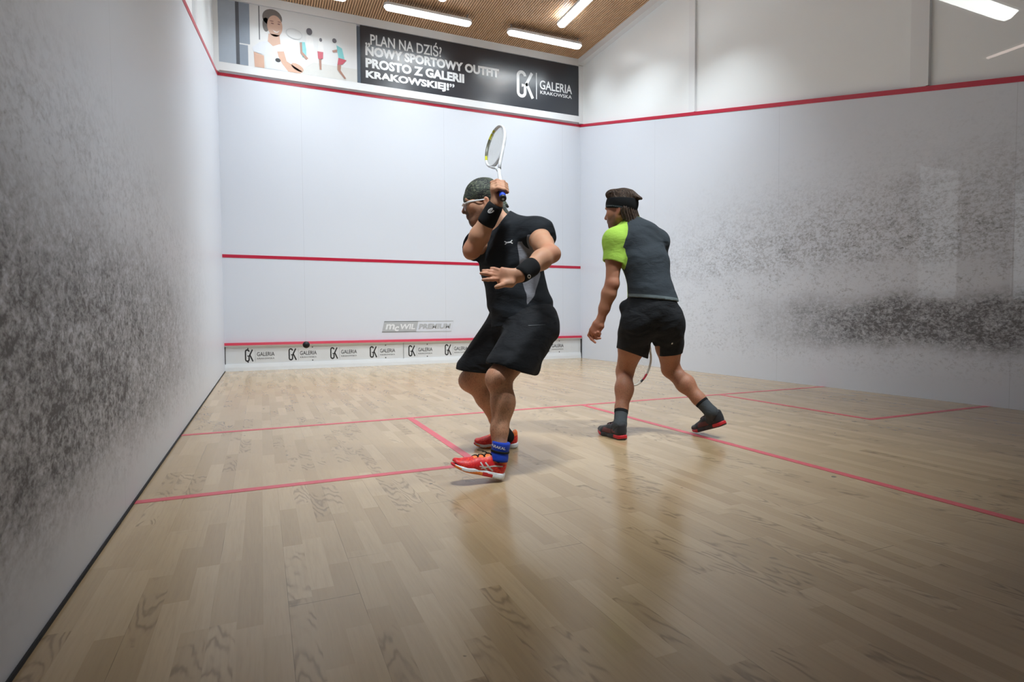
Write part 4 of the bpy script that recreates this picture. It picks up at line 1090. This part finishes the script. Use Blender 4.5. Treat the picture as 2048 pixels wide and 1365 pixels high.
    Mr = Mat('red_mesh_upper'); P = Mr.obj(); n1 = Mr.noise(P, 60.0, 3, 0.6, 1.5); Mr.set(color=Mr.mix(n1.step(.5, .62), (0.62, 0.012, 0.018), (0.85, 0.06, 0.022)), rough=0.45); Mr.bump(n1, .3, .004)
    mats = dict(upper=Mr.m, accent=pm('orange_lacing', (0.90, 0.20, 0.045)), lining=m_band, patch=Mr.m, sole=pm('white_midsole', (0.74, 0.76, 0.78)), outsole=pm('orange_outsole', (0.85, 0.22, 0.03)), tip=pm('red_rubber', (0.60, 0.02, 0.03)), lace=m_band, stripe=plain('silver_stripe', (0.60, 0.58, 0.56), 0.35))
    h = A3((1.6205, 2.2961, 0.0095)); h[2] = .006
    make_shoe(root, h, A3((1.3766, 2.3262, 0.0795)) - h, (0.1909, 0.0457, 0.9805), .285, mats, 1, 'red')
    h = A3((1.9856, 2.9322, 0.0150)); h[2] = .001
    t = A3((1.7445, 3.0796, 0.0019)); t[2] = .001
    make_shoe(root, h, t - h, (0, 0, 1), .285, mats, 1, 'red')
    # ---- racket in the right hand
    def cols(t):
        if .055 < t < .30 or t > .985: return 0
        if t > .93 or t < .02: return 1
        if .86 < t <= .93: return 2
        if .74 < t <= .86: return 1 if t < .79 else 2
        return 0
    fm = [plain('white_frame', (0.74, 0.75, 0.77), 0.3), plain('yellow_frame', (0.62, 0.60, 0.03), 0.3), plain('black_frame', (0.10, 0.10, 0.06), 0.3)]
    rk = make_racket('white and yellow squash racket with blue grip raised over the bandana', tuple(butt), tuple(ax), (0.2323, -0.7807, 0.5802), cols, plain('blue_grip', (0.01, 0.06, 0.55), 0.6), fm, .125)
    return root
P1 = person_one()

# the ball in flight in front of the left part of the front wall
b = bmesh.new(); bmesh.ops.create_icosphere(b, subdivisions=3, radius=.0205)
me = bpy.data.meshes.new('squash_ball'); b.to_mesh(me); b.free(); me.materials.append(plain('black_rubber', (0.012, 0.012, 0.014), 0.55))
me.polygons.foreach_set('use_smooth', np.ones(len(me.polygons), dtype=bool))
o = bpy.data.objects.new('squash_ball', me); COL.objects.link(o); o.location = (0.7791, 3.3188, 0.6559); tag(o, 'small black rubber ball in flight before the white tin board', 'ball')

# ------------------------------------------------------------------ the player seen from behind, stepping into the middle of the court
def person_two():
    root = empty('person', (2.95, 2.82, 0.0))
    tag(root, 'person seen from behind in grey and lime shirt, black shorts and headband, left arm hanging', 'person')
    hipL, hipR = (2.8193, 2.8436, 0.7633), (3.0016, 2.7756, 0.7619)
    knL, anL = (2.8487, 3.0348, 0.4351), (2.7068, 2.8851, 0.0936)
    knR, anR = (3.1458, 2.9175, 0.4459), (3.2733, 2.6539, 0.1675)
    pel, waist, chest, upper, neckb = (2.9117, 2.8065, 0.8286), (2.9028, 2.8165, 0.9707), (2.8922, 2.8626, 1.1718), (2.8681, 2.9133, 1.3460), (2.8389, 2.9520, 1.4434)
    shL, shR = (2.7007, 2.9298, 1.3136), (3.0317, 2.9396, 1.3234)
    elL, wrL = (2.6620, 2.9123, 1.0280), (2.6173, 2.9762, 0.7979)
    elR, wrR = (3.1305, 3.0057, 1.0694), (3.1580, 3.0629, 0.9019)
    lat = unit(A3(shL) - A3(shR)); lat = unit((lat[0], lat[1], 0)); fwd = unit(np.cross(UP, lat)) * -1
    if fwd @ AW < 0: fwd = -fwd
    plat = unit((-0.9526, 0.3043, 0.0068)); pf = unit(np.cross(UP, plat))
    hc = (2.7760, 2.9833, 1.5383)
    fr = head_frame((-0.5418, 0.8328, -0.1141)); hs = 0.98
    sp = unit(A3(neckb) - A3(pel))
    def torso(F, o=0.0, k=0.03):
        F.ball(pel, (.160 + o, .118 + o, .115 + o), (plat, pf, UP), k)
        F.econe(off(pel, 0, 0, .03), waist, (.150 + o, .112 + o), (.138 + o, .105 + o), plat, k)
        F.econe(waist, chest, (.138 + o, .105 + o), (.152 + o, .110 + o), lat, k)
        F.econe(chest, upper, (.152 + o, .110 + o), (.150 + o, .095 + o), lat, k)
        F.econe(upper, off(neckb, 0, 0, -.03), (.135 + o, .085 + o), (.065 + o, .060 + o), lat, .05)
        F.ball(shL, .062 + o, None, .05); F.ball(shR, .064 + o, None, .05)
        F.econe(off(neckb, 0, 0, -.03), shL, .045 + o, .050 + o, UP, .05); F.econe(off(neckb, 0, 0, -.03), shR, .046 + o, .052 + o, UP, .05)
    F = Field((2.12, 2.28, -0.01), (3.62, 3.62, 1.72), .0038)
    torso(F)
    bL = unit((-0.3026, -0.9480, 0.0983)); bR = unit((-0.2096, -0.9778, -0.0013))
    F.limb([hipL, lerp3(hipL, knL, .5), knL], [.098, .085, .060], UP, .03)
    cf = lerp3(knL, anL, .34)
    F.limb([knL, tuple(A3(cf) + .018 * bL), lerp3(knL, anL, .70), anL], [.056, .056, .041, .036], RT, .03)
    F.ball(tuple(A3(cf) + .030 * bL), (.047, .045, .085), None, .04)
    F.limb([anL, off(anL, -.01, .02, -.04), off(anL, -.06, .14, -.065)], [.036, .034, .024], UP, .02)
    F.limb([hipR, lerp3(hipR, knR, .5), knR], [.098, .085, .060], UP, .03)
    cf = lerp3(knR, anR, .34)
    F.limb([knR, tuple(A3(cf) + .012 * bR), lerp3(knR, anR, .70), anR], [.057, .056, .042, .037], UP, .03)
    F.ball(tuple(A3(cf) + .024 * bR + .0 * UP), .050, None, .04)
    F.limb([anR, off(anR, .015, .03, -.05), off(anR, -.04, .14, -.12)], [.037, .034, .024], UP, .02)
    # arms
    F.limb([shL, lerp3(shL, elL, .45), elL], [.058, .051, .043], UP, .03)
    F.ball(off(elL, .010, -.012, .0), .030, None, .025)
    F.limb([elL, lerp3(elL, wrL, .28), lerp3(elL, wrL, .7), wrL], [.043, .048, .036, .026], UP, .02)
    F.limb([shR, lerp3(shR, elR, .5), elR], [.058, .050, .043], UP, .03)
    F.limb([elR, lerp3(elR, wrR, .4), wrR], [.044, .042, .028], UP, .02)
    F.econe(neckb, tuple(A3(hc) - .03 * A3(fr[0]) - .03 * UP), .057, .056, UP, .03)
    H = head_prims(F, hc, fr, hs)
    # left hand, relaxed, seen from the back
    F.econe(wrL, (2.6011, 2.9815, 0.7580), (.020, .026), (.022, .036), AW, .02)
    F.econe((2.6011, 2.9815, 0.7580), (2.5751, 2.9960, 0.7080), (.018, .038), (.014, .040), AW, .02)
    for pts, r in (([(2.5559, 3.0154, 0.7113), (2.5554, 3.0309, 0.6875), (2.5666, 3.0140, 0.6608), (2.5813, 2.9904, 0.6395)], .0092),
                   ([(2.5658, 2.9998, 0.7014), (2.5772, 3.0155, 0.6740), (2.5948, 2.9966, 0.6658), (2.6072, 2.9695, 0.6680)], .0092),
                   ([(2.5758, 2.9846, 0.7016), (2.5924, 2.9927, 0.6777), (2.6159, 2.9990, 0.6804), (2.6247, 3.0068, 0.6969)], .0090),
                   ([(2.5916, 2.9725, 0.7082), (2.6085, 2.9810, 0.6944), (2.6197, 2.9926, 0.6973), (2.6196, 2.9987, 0.7106)], .0082)):
        F.limb(pts, [r * 1.1, r * 1.08, r, r * .82], UP, .006)
    F.limb([(2.6018, 3.0139, 0.7577), (2.5931, 3.0382, 0.7272), (2.5857, 3.0455, 0.6967), (2.5857, 3.0390, 0.6732)], [.014, .012, .0108, .009], UP, .008)
    # right hand round the grip, in front of the body
    butt = A3((3.1563, 3.0552, 0.9589)); ax = unit(A3((3.0101, 3.1779, 0.3178)) - butt)
    def G(t, r=0, a=0, u=0): return tuple(butt + t * ax + r * RT + a * AW + u * UP)
    F.econe(wrR, G(.08, .034, 0, 0), (.028, .022), (.038, .018), UP, .02)
    for t, r in ((.05, .009), (.072, .0098), (.094, .010), (.118, .0098)):
        F.limb([G(t, .042, .0, 0), G(t, .016, .028, 0), G(t, -.014, .026, 0), G(t, -.027, .0, 0), G(t, -.018, -.018, 0)], [r * 1.12, r * 1.08, r, r * .95, r * .85], UP, .007)
    F.limb([G(.06, .028, -.020, 0), G(.10, .012, -.029, 0), G(.13, -.008, -.026, 0)], [.013, .012, .010], UP, .008)
    V, Q = F.mesh(); V = relax(V, Q, 1)
    Hp = lambda x, y, z: A3(H(x, y, z))
    loc = (V - A3(hc)); hx, hy, hz = loc @ A3(fr[0]), loc @ A3(fr[1]), loc @ A3(fr[2])
    beard = np.clip((-.045 - hz + .45 * np.clip(.06 - hx, 0, .06)) / .02, 0, 1) * np.clip((hx - .0) / .02, 0, 1) * (np.linalg.norm(loc, axis=1) < .18)
    stub = .75 * beard + .9 * blob(V, Hp(.098, 0, -.060), .022) + .8 * sum(blob(V, Hp(.094, q * .028, .022), .016) for q in (-1, 1)) + .9 * blob(V, Hp(.075, 0, -.118), .035)
    ruddy = np.clip(.9 * blob(V, elL, .06) + .6 * blob(V, Hp(-.012, .08, -.01), .04) + .6 * blob(V, Hp(-.06, 0, -.10), .05) + .7 * blob(V, (2.5898, 2.9947, 0.6978), .09), 0, 1)
    skin_obj('body', V, Q, m_skin2, root, None, {'ruddy': ruddy, 'stubble': np.clip(stub, 0, 1), 'leghair': np.clip((.60 - V[:, 2]) / .1, 0, 1), 'lips': blob(V, Hp(.10, 0, -.077), .018)})
    eyes(H, fr, root, hs)
    # ---- shirt
    F = Field((2.30, 2.45, 0.72), (3.35, 3.40, 1.52), .0045)
    seL, seR = lerp3(shL, elL, .52), lerp3(shR, elR, .52)
    dL, dR = unit(A3(elL) - A3(shL)), unit(A3(elR) - A3(shR))
    F.econe(off(shL, .004, 0, 0), lerp3(shL, elL, .62), .074, .076, UP, .03); F.econe(shR, lerp3(shR, elR, .62), .072, .072, UP, .03)
    F.econe(lerp3(shL, elL, .40), tuple(A3(elL) + .1 * dL), .064, .068, UP, .004, 'sub'); F.econe(lerp3(shR, elR, .40), tuple(A3(elR) + .1 * dR), .062, .062, UP, .004, 'sub')
    F.cut(seL, tuple(dL - .18 * RT), .003); F.cut(seR, dR, .003)
    torso(F, .013)
    F.econe(off(pel, 0, 0, .07), off(pel, .0, 0, -.02), (.165, .125), (.180, .140), plat, .03)
    F.warp(lambda X, Y, Z: ridges(X, Y, Z, (0.25, -0.2, 1.0), 30, .008, 31) + ridges(X, Y, Z, (-0.7, 0.2, 0.7), 36, .005, 14))
    F.econe(off(neckb, .0, .0, -.012), tuple(A3(hc) - .04 * A3(fr[0]) - .0 * UP), .062, .066, UP, .005, 'sub')
    hemp, hemn = (2.8517, 2.7276, 0.9245), (-0.0914, 0.0396, -0.9950)
    F.cut(hemp, hemn, .003)
    V, Q = F.mesh(); V = relax(V, Q, 1); C = V
    z = C[:, 2]; zs = np.array([pel[2], waist[2], chest[2], upper[2], neckb[2]]); cen = [pel, waist, chest, upper, neckb]
    ctr = np.stack([np.interp(z, zs, [c[i] for c in cen]) for i in range(3)], 1); rel = C - ctr; la = rel @ lat; fo = rel @ fwd
    # raglan seam from the collar to the armpit; the front of the shirt is lime too
    zz = [chest[2] + .02, upper[2] - .03, upper[2] + .02, neckb[2] - .02, neckb[2] + .03]
    sl = np.interp(z, zz, [.205, .160, .128, .088, .045]); sr = np.interp(z, zz, [.22, .20, .17, .13, .06])
    lime = la - sl
    lime = np.maximum(lime, np.where(la > 0, fo - .052, fo - .105))
    lime = np.maximum(lime, np.minimum(.104 - np.linalg.norm(C - A3(lerp3(shL, elL, .42)), axis=1), la - .165))
    nk = np.minimum(.074 - np.linalg.norm(np.cross(C - A3(neckb), unit(A3(hc) - A3(neckb))), axis=1), z - neckb[2] + .022); lime = np.maximum(lime, nk)
    hem = .022 + (C - A3(hemp)) @ unit(hemn)
    m_rag = panel_material('grey_and_lime_jersey', ((0.016, 0.021, 0.027), (0.050, 0.061, 0.072)), ((0.10, 0.125, 0.13), (0.15, 0.175, 0.18)), ((0.31, 0.52, 0.055), (0.40, 0.63, 0.10)))
    skin_obj('shirt', V, Q, m_rag, root, None, {'panel_0': hem, 'panel_1': lime})
    # ---- shorts
    F = Field((2.30, 2.35, 0.40), (3.50, 3.50, 1.0), .0045)
    F.ball(pel, (.176, .135, .13), (plat, pf, UP), .03)
    F.econe(off(pel, 0, 0, .0), off(waist, 0, 0, .0), (.165, .128), (.150, .120), plat, .03)
    F.ball((2.7782, 2.9097, 0.8701), (.055, .04, .05), None, .03)
    hemL, hemR = (2.8548, 2.9667, 0.5604), (3.1027, 2.8698, 0.5511)
    F.econe(hipL, hemL, (.118, .118), (.096, .10), RT, .04); F.econe(hipR, hemR, (.118, .118), (.082, .095), RT, .04)
    F.econe(lerp3(hipL, hemL, .55), (2.8892, 2.9230, 0.5243), .075, .055, RT, .04)
    F.econe(lerp3(hipR, hemR, .55), (3.0540, 2.8192, 0.5318), .070, .045, RT, .04)
    F.warp(lambda X, Y, Z: ridges(X, Y, Z, (0.6, 0.2, 0.7), 40, .010, 41) + ridges(X, Y, Z, (-0.6, 0.1, 0.8), 55, .006, 17))
    dl, dr = unit(A3(hemL) - A3(hipL)), unit(A3(hemR) - A3(hipR))
    F.econe(lerp3(hipL, hemL, .66), tuple(A3(hemL) + .08 * dl), (.078, .082), (.088, .092), RT, .004, 'sub'); F.econe(lerp3(hipR, hemR, .66), tuple(A3(hemR) + .08 * dr), (.072, .080), (.074, .086), RT, .004, 'sub')
    nL, nR = unit((-0.3115, 0.1350, -0.9406)), unit((0.1092, -0.0473, -0.9929))
    X, Y, Z = F.grid((slice(None),) * 3)
    rr = (X - pel[0]) * RT[0] + (Y - pel[1]) * RT[1]
    cl = (X - hemL[0]) * nL[0] + (Y - hemL[1]) * nL[1] + (Z - hemL[2]) * nL[2]; cr = (X - hemR[0]) * nR[0] + (Y - hemR[1]) * nR[1] + (Z - hemR[2]) * nR[2]
    F.d = smax(F.d, np.where(rr < -.0, cl, cr).astype(np.float32), .003)
    # gap between the legs
    F.econe((2.9940, 2.8814, 0.6118), (2.9720, 2.9063, 0.4643), (.010, .2), (.055, .2), RT, .012, 'sub')
    F.cut(off(waist, 0, 0, .01), (0, 0, 1), .003)
    V, Q = F.mesh(); V = relax(V, Q, 1)
    so = skin_obj('shorts', V, Q, m_blk2, root)
    decal('shorts_emblem', poly2([(-.004, -.006), (.005, -.004), (.004, .006), (-.005, .004)]), (2.9249, 2.5523, 0.6334), (0.9175, -0.3976, -0.0068), (0, 0, 1), bvh_of(V, Q), m_print, so, .002)
    # ---- hair and headband
    f, l, u = map(A3, fr)
    F = Field(A3(hc) - (.24, .24, .26), A3(hc) + (.24, .24, .22), .0032)
    F.ball(H(-.016, 0, .034), (.106 * hs, .085 * hs, .103 * hs), fr, 0)
    F.cut(H(-.01, 0, .030), tuple(-u - .05 * f), .004)
    F.cut(H(.075, 0, .06), tuple(f + .1 * u), .012)
    F.econe(H(-.085, .0, .075), H(-.150, .0, .038), (.030, .050), (.008, .022), u, .02)     # tuft pushed up by the band at the back
    F.ball(H(.035, .03, .105), (.045, .05, .030), fr, .02)
    F.econe(H(-.052, .056, -.02), H(-.066, .046, -.112), (.026, .030), (.014, .018), f, .03)
    F.econe(H(-.085, .0, -.02), H(-.098, .0, -.108), (.022, .050), (.016, .036), f, .03)
    F.econe(H(-.052, -.056, -.02), H(-.066, -.046, -.108), (.026, .030), (.014, .018), f, .03)
    F.econe(H(-.085, -.035, -.04), H(-.128, -.055, -.142), (.020, .026), (.007, .010), f, .02)
    F.econe(H(-.034, .070, -.03), H(-.040, .066, -.090), (.012, .014), (.006, .006), f, .015)
    def strands(X, Y, Z):
        a = (X - hc[0]) * l[0] + (Y - hc[1]) * l[1] + (Z - hc[2]) * l[2]; b_ = (X - hc[0]) * f[0] + (Y - hc[1]) * f[1] + (Z - hc[2]) * f[2]; c_ = (X - hc[0]) * u[0] + (Y - hc[1]) * u[1] + (Z - hc[2]) * u[2]
        top = np.clip(c_ / .03, 0, 1)
        return .0028 * (np.sin(430 * a + 40 * c_ + 3 * np.sin(60 * b_)) * top + np.sin(300 * b_ + 200 * a + 2 * np.sin(50 * c_)) * (1 - top))
    F.warp(strands)
    V, Q = F.mesh()
    M = Mat('brown_hair'); P = M.obj(); n1 = M.noise(M.scale(P, (1.0, 1.0, 0.16)), 260.0, 3, 0.6, 0.3); M.bump(n1, 0.5, .004); M.set(color=M.mix(n1.step(.35, .68), (0.016, 0.010, 0.007), (0.105, 0.066, 0.045)), rough=0.6, spec=0.2)
    skin_obj('hair', V, Q, M.m, root)
    F = Field(A3(hc) - (.2, .2, .2), A3(hc) + (.2, .2, .2), .0032)
    F.ball(H(-.014, 0, .028), (.115 * hs, .093 * hs, .111 * hs), fr, 0)
    F.cut(H(.09, 0, .088), tuple(u - .22 * f), .003)
    F.cut(H(.09, 0, .020), tuple(-.96 * u + .28 * f), .003)
    V, Q = F.mesh(); V = relax(V, Q, 1)
    hb = skin_obj('headband', V, Q, m_band, root); bv = bvh_of(V, Q)
    # grey lettering running along the lower edge of the band
    tv, tf = fit(text_flat('COMPRESSPORT', .02, .0006, 1, 1.5), 0, 0, .200, .0095)
    pts = []; fc = []
    bm = bmesh.new(); vs = [bm.verts.new((a, b_, 0)) for a, b_ in tv]
    for q in tf:
        try: bm.faces.new([vs[i] for i in q])
        except ValueError: pass
    bmesh.ops.triangulate(bm, faces=bm.faces[:])
    for v in bm.verts:
        an = math.radians(28) + v.co.x / .100
        d = math.cos(an) * f + math.sin(an) * l; zz = .026 - .29 * (.104 - .113 * math.cos(an)) + v.co.y
        o = A3(H(-.014, 0, 0)) + .2 * d + zz * u
        h = bv.ray_cast(Vector(o), Vector(-d), .3); pts.append(tuple(h[0] + Vector(d) * .0012) if h[0] is not None else tuple(A3(H(-.014, 0, 0)) + .09 * d + zz * u))
    bm.verts.index_update(); fc = [tuple(v.index for v in q.verts) for q in bm.faces]; bm.free()
    mesh_obj('band_lettering', pts, fc, plain('grey_letters', (0.11, 0.14, 0.155), 0.6), hb)
    # ---- socks
    m_sock = cloth_material('dark_grey_sock', (0.035, 0.040, 0.044), (0.075, 0.082, 0.088), 180)
    for kn, an, l1, l2 in ((knL, anL, off(anL, -.01, .02, -.04), off(anL, -.05, .12, -.062)), (knR, anR, off(anR, .015, .03, -.05), off(anR, -.03, .12, -.11))):
        up_ = unit(A3(kn) - A3(an)); ra = [.041, .037, .035, .026]; pts = [lerp3(kn, an, .70), an, l1, l2]
        s_ = make_sock(root, 'sock', pts, ra, lerp3(kn, an, .745), up_, m_sock)
        make_sock(s_, 'sock_cuff', pts, ra, lerp3(kn, an, .735), up_, m_band, .0062, (lerp3(kn, an, .80), -up_))
    # ---- shoes
    def pm(n, c, r=0.5): return plain(n, c, r, var=0.15, nscale=60)
    blk = cloth_material('black_mesh_upper', (0.012, 0.012, 0.014), (0.035, 0.033, 0.036), 150, 0.6, 0.1, 0.2)
    mats = dict(upper=blk, accent=pm('dark_red_weave', (0.10, 0.020, 0.022)), lining=m_band, patch=pm('red_flash', (0.22, 0.020, 0.024)), sole=pm('red_sole', (0.50, 0.014, 0.020)), outsole=pm('black_outsole', (0.020, 0.020, 0.022)), tip=pm('red_sole_tip', (0.50, 0.014, 0.020)), lace=m_band, stripe=m_print)
    h = A3((2.7035, 2.8282, 0.0078)); h[2] = .001
    make_shoe(root, h, (-0.0280, 0.9996, 0.0029), (0, 0, 1), .285, mats, 1, 'dark')
    make_shoe(root, (3.3203, 2.5758, 0.0931), (-0.0964, 0.9365, -0.3372), (-0.1872, 0.3200, 0.9287), .285, mats, 1, 'dark')
    # ---- racket held low in front
    def cols(t): return 2 if .10 < t < .135 or .86 < t < .90 else (1 if .135 <= t < .19 or .40 < t < .45 else 0)
    fm = [plain('dark_frame', (0.16, 0.15, 0.15), 0.35), plain('red_frame', (0.42, 0.03, 0.05), 0.35), plain('black_frame_band', (0.02, 0.02, 0.025), 0.35)]
    fm[0] = plain('pale_gold_frame', (0.50, 0.46, 0.40), 0.3)
    make_racket('pale squash racket with red band hanging low, seen between the bare legs', tuple(butt), tuple(ax), (0.9686, -0.0658, 0.2397), cols, plain('dark_grip', (0.03, 0.03, 0.035), 0.6), fm)
    return root
P2 = person_two()
